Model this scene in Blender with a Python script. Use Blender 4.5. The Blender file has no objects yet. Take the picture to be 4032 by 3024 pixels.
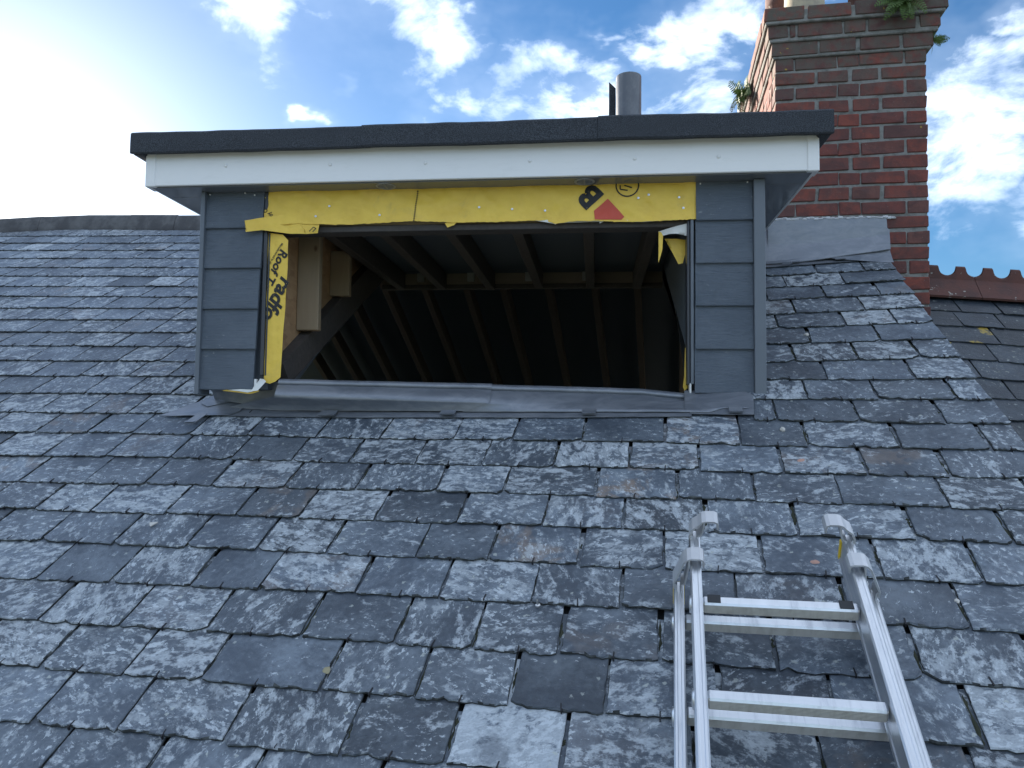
import bpy, bmesh, math, random
from math import radians, sin, cos, pi
from mathutils import Matrix, Vector, noise

# ------------------------------------------------------------------ camera, sky, sun, exposure
scene = bpy.context.scene
COL = scene.collection
cam_data = bpy.data.cameras.new('camera')
cam_data.sensor_width = 36.0
cam_data.lens = 36.0 * 3030 / 4032
cam_data.clip_start = 0.05
cam_data.clip_end = 3000
cam = bpy.data.objects.new('camera', cam_data)
COL.objects.link(cam)
R_ = (0.99414856, 0.10739241, 0.01164107)
U_ = (-0.00512022, -0.06079687, 0.99813703)
F_ = (-0.10790008, 0.99235609, 0.05989125)
cam.matrix_world = Matrix(((R_[0], U_[0], -F_[0], 0), (R_[1], U_[1], -F_[1], 0), (R_[2], U_[2], -F_[2], 0), (0, 0, 0, 1)))
scene.camera = cam

SUN = Vector((-0.640, 0.722, 0.262)).normalized()
world = bpy.data.worlds.new('World')
scene.world = world
world.use_nodes = True
wt = world.node_tree
wt.nodes.clear()


def build_sky():
    N, L = wt.nodes.new, wt.links.new
    out = N('ShaderNodeOutputWorld')
    sky = N('ShaderNodeTexSky')
    sky.sky_type = 'NISHITA'
    sky.sun_disc = False
    sky.sun_elevation = math.asin(SUN.z)
    sky.sun_rotation = math.atan2(SUN.x, SUN.y)
    sky.altitude = 50
    sky.air_density = 1.0
    sky.dust_density = 0.5
    sky.ozone_density = 4.0
    b1 = N('ShaderNodeBackground')
    b1.inputs['Strength'].default_value = 0.05
    hs = N('ShaderNodeHueSaturation')
    hs.inputs['Saturation'].default_value = 1.16
    hs.inputs['Value'].default_value = 0.84
    L(sky.outputs[0], hs.inputs['Color'])
    L(hs.outputs[0], b1.inputs['Color'])
    tc = N('ShaderNodeTexCoord')
    mp = N('ShaderNodeMapping')
    mp.inputs['Scale'].default_value = (1.0, 1.0, 1.7)
    L(tc.outputs['Generated'], mp.inputs['Vector'])

    def noi(scale, detail, rough, dist=0.0, off=0.0):
        n = N('ShaderNodeTexNoise')
        n.inputs['Scale'].default_value = scale
        n.inputs['Detail'].default_value = detail
        n.inputs['Roughness'].default_value = rough
        n.inputs['Distortion'].default_value = dist
        if off:
            a = N('ShaderNodeVectorMath')
            a.operation = 'ADD'
            a.inputs[1].default_value = (off, off * .7, off * .3)
            L(mp.outputs[0], a.inputs[0])
            L(a.outputs[0], n.inputs['Vector'])
        else:
            L(mp.outputs[0], n.inputs['Vector'])
        return n.outputs['Fac']

    def m(op, a, b=None, clamp=False):
        n = N('ShaderNodeMath')
        n.operation = op
        n.use_clamp = clamp
        for i, v in enumerate((a, b)):
            if v is None:
                continue
            if isinstance(v, (int, float)):
                n.inputs[i].default_value = v
            else:
                L(v, n.inputs[i])
        return n.outputs[0]

    fine = noi(9.0, 7, 0.62, 0.35, 3.1)
    big = noi(2.1, 3, 0.5, 0.0, 7.7)
    # cumulus seen in the photograph, as directions and angular radii
    blobs = [((-.385, .797, .475), .065), ((-.23, .846, .490), .095), ((-.179, .864, .465), .062), ((-.322, .863, .37), .03),
             ((-.167, .898, .408), .075), ((-.106, .91, .395), .095), ((-.05, .918, .385), .088), ((.01, .923, .374), .075),
             ((.022, .888, .458), .036), ((.087, .9, .428), .06), ((.132, .876, .464), .085), ((.13, .908, .385), .10),
             ((.405, .845, .348), .10), ((.42, .857, .302), .09), ((.43, .80, .42), .05), ((.50, .82, .26), .10),
             ((-.30, .80, .55), .12), ((.2, .82, .55), .12), ((.60, .75, .35), .14), ((-.1, .80, .60), .12)]
    nrm = N('ShaderNodeVectorMath')
    nrm.operation = 'NORMALIZE'
    L(tc.outputs['Generated'], nrm.inputs[0])
    wn = N('ShaderNodeTexNoise')
    wn.inputs['Scale'].default_value = 7.5
    wn.inputs['Detail'].default_value = 4
    wn.inputs['Roughness'].default_value = 0.6
    L(mp.outputs[0], wn.inputs['Vector'])
    w1 = N('ShaderNodeVectorMath')
    w1.operation = 'SUBTRACT'
    w1.inputs[1].default_value = (.5, .5, .5)
    L(wn.outputs['Color'], w1.inputs[0])
    w2 = N('ShaderNodeVectorMath')
    w2.operation = 'SCALE'
    w2.inputs['Scale'].default_value = 0.19
    L(w1.outputs[0], w2.inputs[0])
    warped = N('ShaderNodeVectorMath')
    L(nrm.outputs[0], warped.inputs[0])
    L(w2.outputs[0], warped.inputs[1])
    total = None
    for d, r in blobs:
        v = Vector(d).normalized()
        dn = N('ShaderNodeVectorMath')
        dn.operation = 'DISTANCE'
        dn.inputs[1].default_value = v
        L(warped.outputs[0], dn.inputs[0])
        mr = N('ShaderNodeMapRange')
        mr.interpolation_type = 'SMOOTHSTEP'
        mr.inputs['From Min'].default_value = r * 1.3
        mr.inputs['From Max'].default_value = r * 0.1
        L(dn.outputs['Value'], mr.inputs['Value'])
        total = mr.outputs[0] if total is None else m('MAXIMUM', total, mr.outputs[0])
    # out of view, denser broken cloud is added to lift the skylight
    dv = N('ShaderNodeVectorMath')
    dv.operation = 'DOT_PRODUCT'
    dv.inputs[1].default_value = Vector((-.08, .93, .36)).normalized()
    L(nrm.outputs[0], dv.inputs[0])
    away = N('ShaderNodeMapRange')
    away.interpolation_type = 'SMOOTHSTEP'
    away.inputs['From Min'].default_value = 0.84
    away.inputs['From Max'].default_value = 0.70
    L(dv.outputs['Value'], away.inputs['Value'])
    gen = N('ShaderNodeMapRange')
    gen.interpolation_type = 'SMOOTHSTEP'
    gen.inputs['From Min'].default_value = 0.34
    gen.inputs['From Max'].default_value = 0.52
    L(big, gen.inputs['Value'])
    cover = m('MAXIMUM', total, m('MULTIPLY', gen.outputs[0], away.outputs[0]))
    dens = m('ADD', m('MULTIPLY', cover, 0.62), m('MULTIPLY', m('SUBTRACT', fine, 0.5), 1.55))
    cl = N('ShaderNodeMapRange')
    cl.interpolation_type = 'SMOOTHSTEP'
    cl.inputs['From Min'].default_value = 0.24
    cl.inputs['From Max'].default_value = 0.80
    L(dens, cl.inputs['Value'])
    veil = m('MULTIPLY', m('MULTIPLY', cover, noi(4.0, 3, .6, 0.0, 5.0)), 0.30)
    fac = m('MAXIMUM', m('MULTIPLY', cl.outputs[0], 0.93), veil, True)
    sep = N('ShaderNodeSeparateXYZ')
    L(nrm.outputs[0], sep.inputs[0])
    lowfade = N('ShaderNodeMapRange')
    lowfade.inputs['From Min'].default_value = 0.0
    lowfade.inputs['From Max'].default_value = 0.12
    L(sep.outputs['Z'], lowfade.inputs['Value'])
    fac = m('MULTIPLY', fac, lowfade.outputs[0], True)
    shade = N('ShaderNodeMapRange')
    shade.inputs['From Min'].default_value = 0.35
    shade.inputs['From Max'].default_value = 0.70
    L(noi(6.0, 3, .6, 0.0, 9.3), shade.inputs['Value'])
    cc = N('ShaderNodeMix')
    cc.data_type = 'RGBA'
    cc.inputs[6].default_value = (0.42, 0.51, 0.66, 1)
    cc.inputs[7].default_value = (0.84, 0.92, 1.0, 1)
    L(shade.outputs[0], cc.inputs[0])
    b2 = N('ShaderNodeBackground')
    b2.inputs['Strength'].default_value = 0.62
    L(cc.outputs[2], b2.inputs['Color'])
    mix = N('ShaderNodeMixShader')
    L(fac, mix.inputs[0])
    L(b1.outputs[0], mix.inputs[1])
    L(b2.outputs[0], mix.inputs[2])
    L(mix.outputs[0], out.inputs[0])


build_sky()
sun_data = bpy.data.lights.new('sun', 'SUN')
sun_data.energy = 4.0
sun_data.angle = radians(0.53)
sun_data.color = (1.0, 0.90, 0.76)
sun = bpy.data.objects.new('sun', sun_data)
sun.rotation_euler = (-SUN).to_track_quat('-Z', 'Y').to_euler()
COL.objects.link(sun)
vs = scene.view_settings
vs.view_transform = 'Standard'
vs.look = 'None'
vs.exposure = 2.05
vs.gamma = 1.0
vs.use_curve_mapping = False
scene.cycles.use_denoising = True
scene.cycles.max_bounces = 5

# ------------------------------------------------------------------ materials
MATS = {}


class NT:
    """small helper round a material's node tree"""

    def __init__(self, name, rough=0.6, metal=0.0):
        self.m = bpy.data.materials.new(name)
        self.m.use_nodes = True
        self.t = self.m.node_tree
        self.b = self.t.nodes['Principled BSDF']
        self.b.inputs['Roughness'].default_value = rough
        self.b.inputs['Metallic'].default_value = metal
        MATS[name] = self.m

    def n(self, typ, **kw):
        nd = self.t.nodes.new(typ)
        for k, v in kw.items():
            setattr(nd, k, v)
        return nd

    def l(self, a, b):
        self.t.links.new(a, b)

    def put(self, sock, v):
        if isinstance(v, bpy.types.NodeSocket):
            self.l(v, sock)
        elif isinstance(v, (tuple, list)) and sock.type == 'RGBA' and len(v) == 3:
            sock.default_value = (*v, 1)
        else:
            sock.default_value = v

    def math(self, op, a, b=None, clamp=False):
        nd = self.n('ShaderNodeMath', operation=op, use_clamp=clamp)
        self.put(nd.inputs[0], a)
        if b is not None:
            self.put(nd.inputs[1], b)
        return nd.outputs[0]

    def vec(self, op, a, b=None):
        nd = self.n('ShaderNodeVectorMath', operation=op)
        self.put(nd.inputs[0], a)
        if b is not None:
            self.put(nd.inputs[1], b)
        return nd.outputs[0]

    def obj(self):
        return self.n('ShaderNodeTexCoord').outputs['Object']

    def rnd(self):
        return self.n('ShaderNodeObjectInfo').outputs['Random']

    def attr(self, name):
        return self.n('ShaderNodeAttribute', attribute_name=name)

    def scale(self, v, s):
        return self.vec('MULTIPLY', v, s)

    def noise(self, v, scale, detail=4, rough=0.55, dist=0.0, col=False):
        nd = self.n('ShaderNodeTexNoise')
        self.l(v, nd.inputs['Vector'])
        nd.inputs['Scale'].default_value = scale
        nd.inputs['Detail'].default_value = detail
        nd.inputs['Roughness'].default_value = rough
        nd.inputs['Distortion'].default_value = dist
        return nd.outputs['Color' if col else 'Fac']

    def step(self, v, a, b):
        nd = self.n('ShaderNodeMapRange', interpolation_type='SMOOTHSTEP')
        self.put(nd.inputs['Value'], v)
        self.put(nd.inputs['From Min'], a)
        self.put(nd.inputs['From Max'], b)
        return nd.outputs[0]

    def lerp(self, v, a, b, lo, hi):
        nd = self.n('ShaderNodeMapRange')
        self.put(nd.inputs['Value'], v)
        for k, x in zip(('From Min', 'From Max', 'To Min', 'To Max'), (a, b, lo, hi)):
            self.put(nd.inputs[k], x)
        return nd.outputs[0]

    def mix(self, f, a, b, mode='MIX'):
        nd = self.n('ShaderNodeMix', data_type='RGBA', blend_type=mode)
        self.put(nd.inputs[0], f)
        self.put(nd.inputs[6], a)
        self.put(nd.inputs[7], b)
        return nd.outputs[2]

    def color(self, c):
        self.put(self.b.inputs['Base Color'], c)

    def rough(self, v):
        self.put(self.b.inputs['Roughness'], v)

    def bump(self, h, strength=0.3, dist=0.005):
        nd = self.n('ShaderNodeBump')
        nd.inputs['Strength'].default_value = strength
        nd.inputs['Distance'].default_value = dist
        self.put(nd.inputs['Height'], h)
        self.l(nd.outputs[0], self.b.inputs['Normal'])


def slate_material(name, dark, light, lichen_col, yellow=False):
    k = NT(name, 0.6)
    tx = k.attr('tx').outputs['Vector']
    pm = k.n('ShaderNodeSeparateXYZ')
    k.l(k.attr('pm').outputs['Vector'], pm.inputs[0])
    amount, tone, brown = pm.outputs[0], pm.outputs[1], pm.outputs[2]
    st = k.scale(tx, (1.0, 1.75, 1.0))
    n1 = k.noise(st, 14, 10, 0.70, 0.35)
    n2 = k.noise(tx, 55, 6, 0.7)
    n3 = k.noise(st, 150, 3, 0.6)
    low = k.noise(tx, 6, 3, 0.5)
    body = k.mix(k.step(k.math('ADD', k.math('MULTIPLY', n2, .45), k.math('MULTIPLY', low, .55)), .36, .66), dark, light)
    body = k.mix(1.0, body, k.vec('MULTIPLY', tone, (1.0, 1.0, 1.0)), 'MULTIPLY')
    # rusty staining
    rst = k.math('MULTIPLY', k.step(k.noise(tx, 9, 5, .6, .8), .47, .60), brown)
    body = k.mix(rst, body, (0.26, 0.19, 0.14))
    # crusty pale lichen bloom in streaks and patches
    thr = k.lerp(amount, 0.0, 1.0, 0.68, 0.40)
    mixn = k.math('ADD', k.math('MULTIPLY', n1, .70), k.math('MULTIPLY', n2, .30))
    a0 = k.math('SUBTRACT', thr, 0.022)
    a1 = k.math('ADD', thr, 0.060)
    lich = k.step(mixn, a0, a1)
    lich = k.math('MULTIPLY', lich, k.lerp(n3, .3, .7, .55, 1.0), True)
    lich = k.math('MULTIPLY', lich, 0.86)
    lc = k.mix(k.step(low, .4, .65), lichen_col, tuple(x * .74 for x in lichen_col))
    colr = k.mix(lich, body, lc)
    n4 = k.noise(k.scale(tx, (1.0, 1.6, 1.0)), 42, 7, .72, .4)
    f0 = k.lerp(amount, 0.0, 1.0, .635, .50)
    fleck = k.step(n4, f0, k.math('ADD', f0, .032))
    fleck = k.math('MULTIPLY', fleck, k.math('MULTIPLY', k.step(low, .36, .56), .82))
    colr = k.mix(fleck, colr, lichen_col)
    stain = k.math('MULTIPLY', k.step(k.noise(tx, 11, 7, .7, .7), .50, .66), .55)
    colr = k.mix(stain, colr, dark)
    # small white crusts
    vor = k.n('ShaderNodeTexVoronoi')
    vor.inputs['Scale'].default_value = 48
    k.l(k.vec('ADD', tx, k.scale(k.noise(tx, 60, 4, .7, 0, True), (.030, .020, .0))), vor.inputs['Vector'])
    rs = k.n('ShaderNodeSeparateXYZ')
    k.l(vor.outputs['Color'], rs.inputs[0])
    dot = k.math('MULTIPLY', k.step(vor.outputs['Distance'], k.lerp(n2, .35, .65, .06, .40), k.lerp(n2, .35, .65, .02, .30)), k.math('GREATER_THAN', rs.outputs[0], .90))
    colr = k.mix(k.math('MULTIPLY', dot, k.lerp(amount, 0, 1, .45, .8)), colr, (0.46, 0.49, 0.46))
    if yellow:
        vy = k.n('ShaderNodeTexVoronoi')
        vy.inputs['Scale'].default_value = 7
        k.l(k.vec('ADD', tx, k.scale(k.noise(tx, 30, 4, .6, 0, True), (.06, .06, .0))), vy.inputs['Vector'])
        ry = k.n('ShaderNodeSeparateXYZ')
        k.l(vy.outputs['Color'], ry.inputs[0])
        dy = k.math('MULTIPLY', k.step(vy.outputs['Distance'], .36, .30), k.math('GREATER_THAN', ry.outputs[1], .80))
        dy = k.math('MULTIPLY', dy, k.step(k.noise(tx, 45, 4, .6), .40, .50))
        colr = k.mix(dy, colr, (0.36, 0.25, 0.035))
    k.color(colr)
    k.rough(k.lerp(lich, 0, 1, .48, .85))
    layers = k.noise(k.scale(tx, (1.0, 2.2, 1.0)), 22, 9, .72, .7)
    hgt = k.math('ADD', k.math('MULTIPLY', layers, 1.0), k.math('ADD', k.math('MULTIPLY', n2, .35), k.math('MULTIPLY', lich, .25)))
    k.bump(hgt, 0.75, 0.0045)
    return k.m


slate_material('slate', (0.058, 0.074, 0.098), (0.160, 0.192, 0.230), (0.545, 0.595, 0.64))
slate_material('dark_slate', (0.018, 0.025, 0.036), (0.046, 0.060, 0.078), (0.30, 0.32, 0.28), True)

k = NT('slate_edge', 0.9)  # dark algae tone that also paints the shadow line under the tails
o = k.obj()
k.color(k.mix(k.step(k.noise(o, 38, 5, .65), .42, .66), (0.022, 0.026, 0.028), (0.085, 0.095, 0.098)))
k.bump(k.noise(k.scale(o, (1, 1, 6)), 60, 4, .6), .6, .003)
k = NT('sarking', 0.95)
k.color((0.016, 0.017, 0.018))
k = NT('cladding', 0.55)
o = k.obj()
g1 = k.noise(k.scale(o, (5, 5, 90)), 3.0, 7, .65, .8)
g2 = k.noise(k.scale(o, (14, 14, 260)), 3.0, 3, .6)
base = k.mix(k.step(k.math('ADD', k.math('MULTIPLY', k.noise(o, 7, 6, .65), .6), k.math('MULTIPLY', g1, .4)), .38, .64), (0.090, 0.113, 0.147), (0.118, 0.143, 0.180))
sc = k.math('MULTIPLY', k.step(k.noise(k.scale(o, (34, 34, 70)), 1.0, 6, .75), .60, .70), k.step(k.noise(o, 5.5, 2), .53, .62))
k.color(k.mix(k.math('MULTIPLY', sc, .55), base, (0.42, 0.43, 0.44)))
k.bump(k.math('ADD', g1, k.math('MULTIPLY', g2, .5)), 0.9, 0.004)

k = NT('trim', 0.42)
k.color(k.mix(k.noise(k.obj(), 12, 4), (0.112, 0.132, 0.162), (0.132, 0.153, 0.184)))
k = NT('dark_trim', 0.35)
k.color((0.035, 0.040, 0.050))
k = NT('white_upvc', 0.28)
k.color(k.mix(k.step(k.noise(k.scale(k.obj(), (3, 3, 12)), 4, 6, .7), .5, .75), (0.82, 0.82, 0.82), (0.78, 0.78, 0.775)))
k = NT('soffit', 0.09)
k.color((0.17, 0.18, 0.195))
k = NT('vent_plastic', 0.4)
k.color((0.30, 0.31, 0.33))
k = NT('felt', 0.92)
o = k.obj()
gr = k.noise(o, 420, 2, .6)
k.color(k.mix(k.step(gr, .45, .62), (0.026, 0.030, 0.038), k.mix(k.noise(o, 9, 4), (0.058, 0.066, 0.082), (0.090, 0.102, 0.122))))
k.bump(gr, 0.7, 0.003)
k = NT('lead', 0.42, 0.45)
o = k.obj()
p = k.noise(k.scale(o, (1, 2.5, 2.5)), 9, 7, .65, .7)
k.color(k.mix(k.step(p, .35, .7), (0.185, 0.203, 0.235), (0.265, 0.282, 0.315)))
k.rough(k.lerp(p, .3, .7, .36, .52))
k.bump(k.math('ADD', k.noise(o, 16, 3, .5), k.math('MULTIPLY', k.noise(o, 90, 4, .6), .2)), 0.16, 0.005)
k = NT('membrane', 0.5)
o = k.obj()
mc_ = k.mix(k.step(k.noise(o, 11, 6, .6), .35, .75), (0.88, 0.60, 0.085), (0.80, 0.53, 0.075))
k.color(k.mix(k.math('MULTIPLY', k.step(k.noise(o, 5, 7, .7, .5), .56, .74), .45), mc_, (0.45, 0.33, 0.12)))
k.bump(k.math('ADD', k.noise(k.scale(o, (1, 1, 1.6)), 14, 3, .5), k.math('MULTIPLY', k.noise(o, 55, 4, .5), .35)), 0.55, 0.008)
k = NT('membrane_back', 0.6)
k.color((0.74, 0.74, 0.72))
k = NT('black_print', 0.55)
k.color(k.mix(k.step(k.noise(k.obj(), 60, 4, .6), .62, .70), (0.014, 0.014, 0.016), (0.10, 0.085, 0.04)))
k = NT('red_print', 0.5)
k.color((0.58, 0.075, 0.04))
k = NT('new_timber', 0.65)
o = k.obj()
w = k.noise(k.scale(o, (40, 40, 3.0)), 1.6, 5, .6, .5)
kn = k.n('ShaderNodeTexVoronoi')
kn.inputs['Scale'].default_value = 7
k.l(k.scale(o, (1, 1, .6)), kn.inputs['Vector'])
k.color(k.mix(k.step(kn.outputs['Distance'], .10, .06), k.mix(w, (0.27, 0.205, 0.135), (0.36, 0.28, 0.19)), (0.13, 0.07, 0.04)))
k = NT('osb', 0.75)
o = k.obj()
vo = k.n('ShaderNodeTexVoronoi')
vo.inputs['Scale'].default_value = 1.0
k.l(k.scale(o, (40, 22, 55)), vo.inputs['Vector'])
k.color(k.mix(.55, k.mix(k.noise(o, 30, 4), (0.33, 0.19, 0.10), (0.50, 0.33, 0.18)), k.mix(vo.outputs['Color'], (0.28, 0.15, 0.08), (0.52, 0.34, 0.19))))
k = NT('old_timber', 0.85)
o = k.obj()
k.color(k.mix(k.noise(k.scale(o, (25, 25, 25)), 2, 6, .65), (0.040, 0.036, 0.036), (0.105, 0.092, 0.085)))
k.bump(k.noise(o, 60, 5), .5, .004)
k = NT('rafter_timber', 0.8)
k.color(k.mix(k.noise(k.scale(k.obj(), (25, 25, 25)), 2, 6, .65), (0.13, 0.11, 0.10), (0.20, 0.17, 0.15)))
k = NT('dark_felt', 0.9)
k.color((0.125, 0.155, 0.195))
k = NT('plywood', 0.8)
k.color(k.mix(k.noise(k.scale(k.obj(), (4, 4, 40)), 3, 4), (0.20, 0.16, 0.135), (0.27, 0.22, 0.185)))

k = NT('brick', 0.88)
o, r = k.obj(), k.rnd()
oo = k.vec('ADD', o, k.vec('MULTIPLY', r, (37.0, 19.0, 11.0)))
tone = k.n('ShaderNodeValToRGB')
cr = tone.color_ramp
cr.elements[0].color = (0.190, 0.056, 0.045, 1)
cr.elements[1].color = (0.120, 0.052, 0.050, 1)
for pos, cc in ((.3, (0.245, 0.064, 0.045, 1)), (.55, (0.160, 0.050, 0.043, 1)), (.8, (0.175, 0.075, 0.062, 1))):
    e = cr.elements.new(pos)
    e.color = cc
k.l(r, tone.inputs[0])
mott = k.step(k.noise(oo, 15, 7, .7, .6), .36, .64)
cb = k.mix(k.math('MULTIPLY', mott, .75), tone.outputs[0], (0.085, 0.042, 0.042))
ob = k.attr('grime').outputs['Fac']
cb = k.mix(k.math('MULTIPLY', ob, k.step(k.noise(oo, 22, 5, .6), .30, .62)), cb, (0.105, 0.095, 0.080))
sp = k.step(k.noise(oo, 120, 3, .6), .66, .74)
cb = k.mix(k.math('MULTIPLY', sp, .35), cb, (0.32, 0.28, 0.25))
ly = k.math('MULTIPLY', k.step(k.noise(oo, 24, 3, .5), .70, .73), k.math('GREATER_THAN', r, .72))
cb = k.mix(ly, cb, (0.36, 0.25, 0.05))
k.color(cb)
k.bump(k.math('ADD', k.noise(oo, 45, 6, .65), k.math('MULTIPLY', k.noise(oo, 170, 3, .6), .4)), 0.6, 0.004)
k = NT('mortar', 0.95)
o = k.obj()
k.color(k.mix(k.step(k.noise(o, 18, 6, .7), .4, .7), (0.26, 0.26, 0.25), (0.14, 0.14, 0.13)))
k.bump(k.noise(o, 150, 5, .65), 0.8, 0.004)
k = NT('silicone', 0.35)
k.color((0.55, 0.56, 0.58))
k = NT('buff_pot', 0.8)
o = k.obj()
k.color(k.mix(k.step(k.noise(o, 14, 6, .65), .4, .66), (0.42, 0.36, 0.25), (0.30, 0.26, 0.20)))
k.bump(k.noise(o, 60, 5), .4, .003)
k = NT('terracotta', 0.85)
o = k.obj()
tc_ = k.mix(k.step(k.noise(o, 9, 6, .65), .4, .7), (0.125, 0.052, 0.042), (0.085, 0.044, 0.040))
tc_ = k.mix(k.step(k.noise(o, 22, 6, .7, .5), .63, .68), tc_, (0.40, 0.39, 0.35))
k.color(tc_)
k.bump(k.noise(o, 70, 5), .5, .003)
k = NT('ridge_grey', 0.85)
o = k.obj()
k.color(k.mix(k.step(k.noise(o, 7, 6, .65), .4, .7), (0.060, 0.060, 0.066), (0.12, 0.12, 0.125)))
k.bump(k.noise(o, 60, 5), .5, .004)
k = NT('pipe_grey', 0.33)
k.color(k.mix(k.step(k.noise(k.scale(k.obj(), (2, 2, 1)), 12, 6, .7), .45, .75), (0.105, 0.115, 0.135), (0.17, 0.18, 0.20)))
k = NT('aluminium', 0.4, 0.9)
o = k.obj()
sm = k.noise(k.scale(o, (9, 1.2, 9)), 6, 7, .7, .3)
sm2 = k.noise(k.scale(o, (30, 3, 30)), 9, 6, .75, .4)
k.color(k.mix(k.math('MULTIPLY', k.step(sm2, .62, .72), .30), k.mix(k.step(sm, .48, .72), (0.70, 0.72, 0.75), (0.58, 0.60, 0.64)), (0.20, 0.21, 0.23)))
k.rough(k.lerp(sm, .3, .7, .28, .46))
k = NT('ribbed_aluminium', 0.5, 0.35)
o = k.obj()
wv = k.n('ShaderNodeTexWave', wave_type='BANDS', bands_direction='Z')
wv.inputs['Scale'].default_value = 95
k.l(o, wv.inputs['Vector'])
k.color(k.mix(k.step(k.noise(k.scale(o, (6, 2, 2)), 9, 5, .6), .4, .7), (0.66, 0.63, 0.58), (0.54, 0.51, 0.46)))
k.bump(wv.outputs['Fac'], 0.8, 0.0012)
k = NT('cast_aluminium', 0.5, 0.75)
k.color(k.mix(k.noise(k.obj(), 30, 5), (0.52, 0.53, 0.55), (0.66, 0.67, 0.69)))
k = NT('black_rubber', 0.6)
k.color((0.022, 0.024, 0.028))
k = NT('yellow_sticker', 0.45)
k.color((0.72, 0.50, 0.03))
k = NT('fern_leaf', 0.6)
k.color(k.mix(k.noise(k.obj(), 25, 3), (0.045, 0.095, 0.018), (0.10, 0.16, 0.03)))
k = NT('stone_chip', 0.85)
k.color(k.mix(k.noise(k.obj(), 60, 4), (0.62, 0.60, 0.56), (0.45, 0.43, 0.40)))
k = NT('brick_chip', 0.85)
k.color(k.mix(k.noise(k.obj(), 60, 4), (0.50, 0.24, 0.17), (0.40, 0.30, 0.26)))
k = NT('steel', 0.3, 0.9)
k.color((0.6, 0.6, 0.6))
k = NT('hook_wire', 0.6, 0.5)
k.color((0.03, 0.03, 0.035))
k = NT('leaf_litter', 0.8)
k.color((0.30, 0.27, 0.17))
k = NT('moss', 0.95)
o = k.obj()
k.color(k.mix(k.noise(o, 40, 4), (0.022, 0.026, 0.016), (0.055, 0.060, 0.035)))
k = NT('ground', 0.95)
o = k.obj()
k.color(k.mix(k.step(k.noise(o, .08, 6, .6), .42, .58), (0.06, 0.09, 0.03), (0.22, 0.20, 0.18)))
k = NT('render_wall', 0.9)
k.color(k.mix(k.noise(k.obj(), 3, 6), (0.36, 0.35, 0.33), (0.28, 0.27, 0.26)))

# ------------------------------------------------------------------ object helpers
rng = random.Random(7)


def meta(o, label=None, cat=None, group=None, kind=None):
    if label:
        o['label'] = label
    if cat:
        o['category'] = cat
    if group:
        o['group'] = group
    if kind:
        o['kind'] = kind
    return o


def thing(name, label, cat, M=None, group=None, kind='thing'):
    e = bpy.data.objects.new(name, None)
    e.empty_display_size = 0.05
    COL.objects.link(e)
    if M is not None:
        e.matrix_world = M
    return meta(e, label, cat, group, kind)


def link(name, me, parent=None, loc=None):
    ob = bpy.data.objects.new(name, me)
    COL.objects.link(ob)
    if parent is not None:
        ob.parent = parent
    if loc is not None:
        ob.location = loc
    return ob


def mesh(name, verts, faces, mat, parent=None, smooth=False, mats=None, fmat=None):
    me = bpy.data.meshes.new(name)
    me.from_pydata([tuple(v) for v in verts], [], faces)
    for mm in (mats or [mat]):
        me.materials.append(MATS[mm])
    if fmat:
        me.polygons.foreach_set('material_index', fmat)
    if smooth:
        me.polygons.foreach_set('use_smooth', [True] * len(me.polygons))
    me.update()
    return link(name, me, parent)


class MB:
    """collects shapes that make up ONE part"""

    def __init__(self):
        self.v, self.f = [], []

    def add(self, v, f):
        b = len(self.v)
        self.v += [tuple(x) for x in v]
        self.f += [tuple(i + b for i in q) for q in f]
        return self

    def box(self, lo, hi, bev=0.0, jit=0.0, xf=None):
        v, f = bev_box(lo, hi, bev, jit)
        if xf is not None:
            v = [xf @ Vector(p) for p in v]
        return self.add(v, f)

    def build(self, name, mat, parent=None, smooth=False):
        return mesh(name, self.v, self.f, mat, parent, smooth)


BOXF = [(0, 2, 3, 1), (4, 5, 7, 6), (0, 1, 5, 4), (2, 6, 7, 3), (0, 4, 6, 2), (1, 3, 7, 5)]


def bev_box(lo, hi, bev=0.0, jit=0.0):
    """box with chamfered edges (44 triangles)"""
    lo, hi = Vector(lo), Vector(hi)
    if bev <= 0:
        v = [Vector(((lo, hi)[i & 1].x, (lo, hi)[i >> 1 & 1].y, (lo, hi)[i >> 2].z)) for i in range(8)]
        return v, BOXF
    d = hi - lo
    bev = min(bev, .45 * min(d))
    v, idx = [], {}
    for i in range(8):
        s = (i & 1, i >> 1 & 1, i >> 2 & 1)
        j = [rng.uniform(-jit, jit) for _ in range(3)] if jit else (0, 0, 0)
        for ax in range(3):
            p = []
            for q in range(3):
                e = (lo, hi)[s[q]][q]
                if q != ax:
                    e += bev * (1 if s[q] == 0 else -1) * (rng.uniform(.6, 1.5) if jit else 1)
                p.append(e + j[q])
            idx[i, ax] = len(v)
            v.append(Vector(p))
    f = []
    for ax in range(3):
        a, b = (ax + 1) % 3, (ax + 2) % 3
        for s in (0, 1):
            cs = []
            for (x, y) in ((0, 0), (1, 0), (1, 1), (0, 1)):
                bits = [0, 0, 0]
                bits[ax], bits[a], bits[b] = s, x, y
                cs.append(idx[bits[0] | bits[1] << 1 | bits[2] << 2, ax])
            f.append(tuple(cs if s else cs[::-1]))
    for ax in range(3):
        a, b = (ax + 1) % 3, (ax + 2) % 3
        for x in (0, 1):
            for y in (0, 1):
                bits = [0, 0, 0]
                bits[a], bits[b] = x, y
                i0 = bits[0] | bits[1] << 1 | bits[2] << 2
                bits[ax] = 1
                i1 = bits[0] | bits[1] << 1 | bits[2] << 2
                q = (idx[i0, a], idx[i1, a], idx[i1, b], idx[i0, b])
                f.append(q if x ^ y else q[::-1])
    for i in range(8):
        q = (idx[i, 0], idx[i, 1], idx[i, 2])
        f.append(q if (bin(i).count('1') % 2) else q[::-1])
    return v, f


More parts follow.
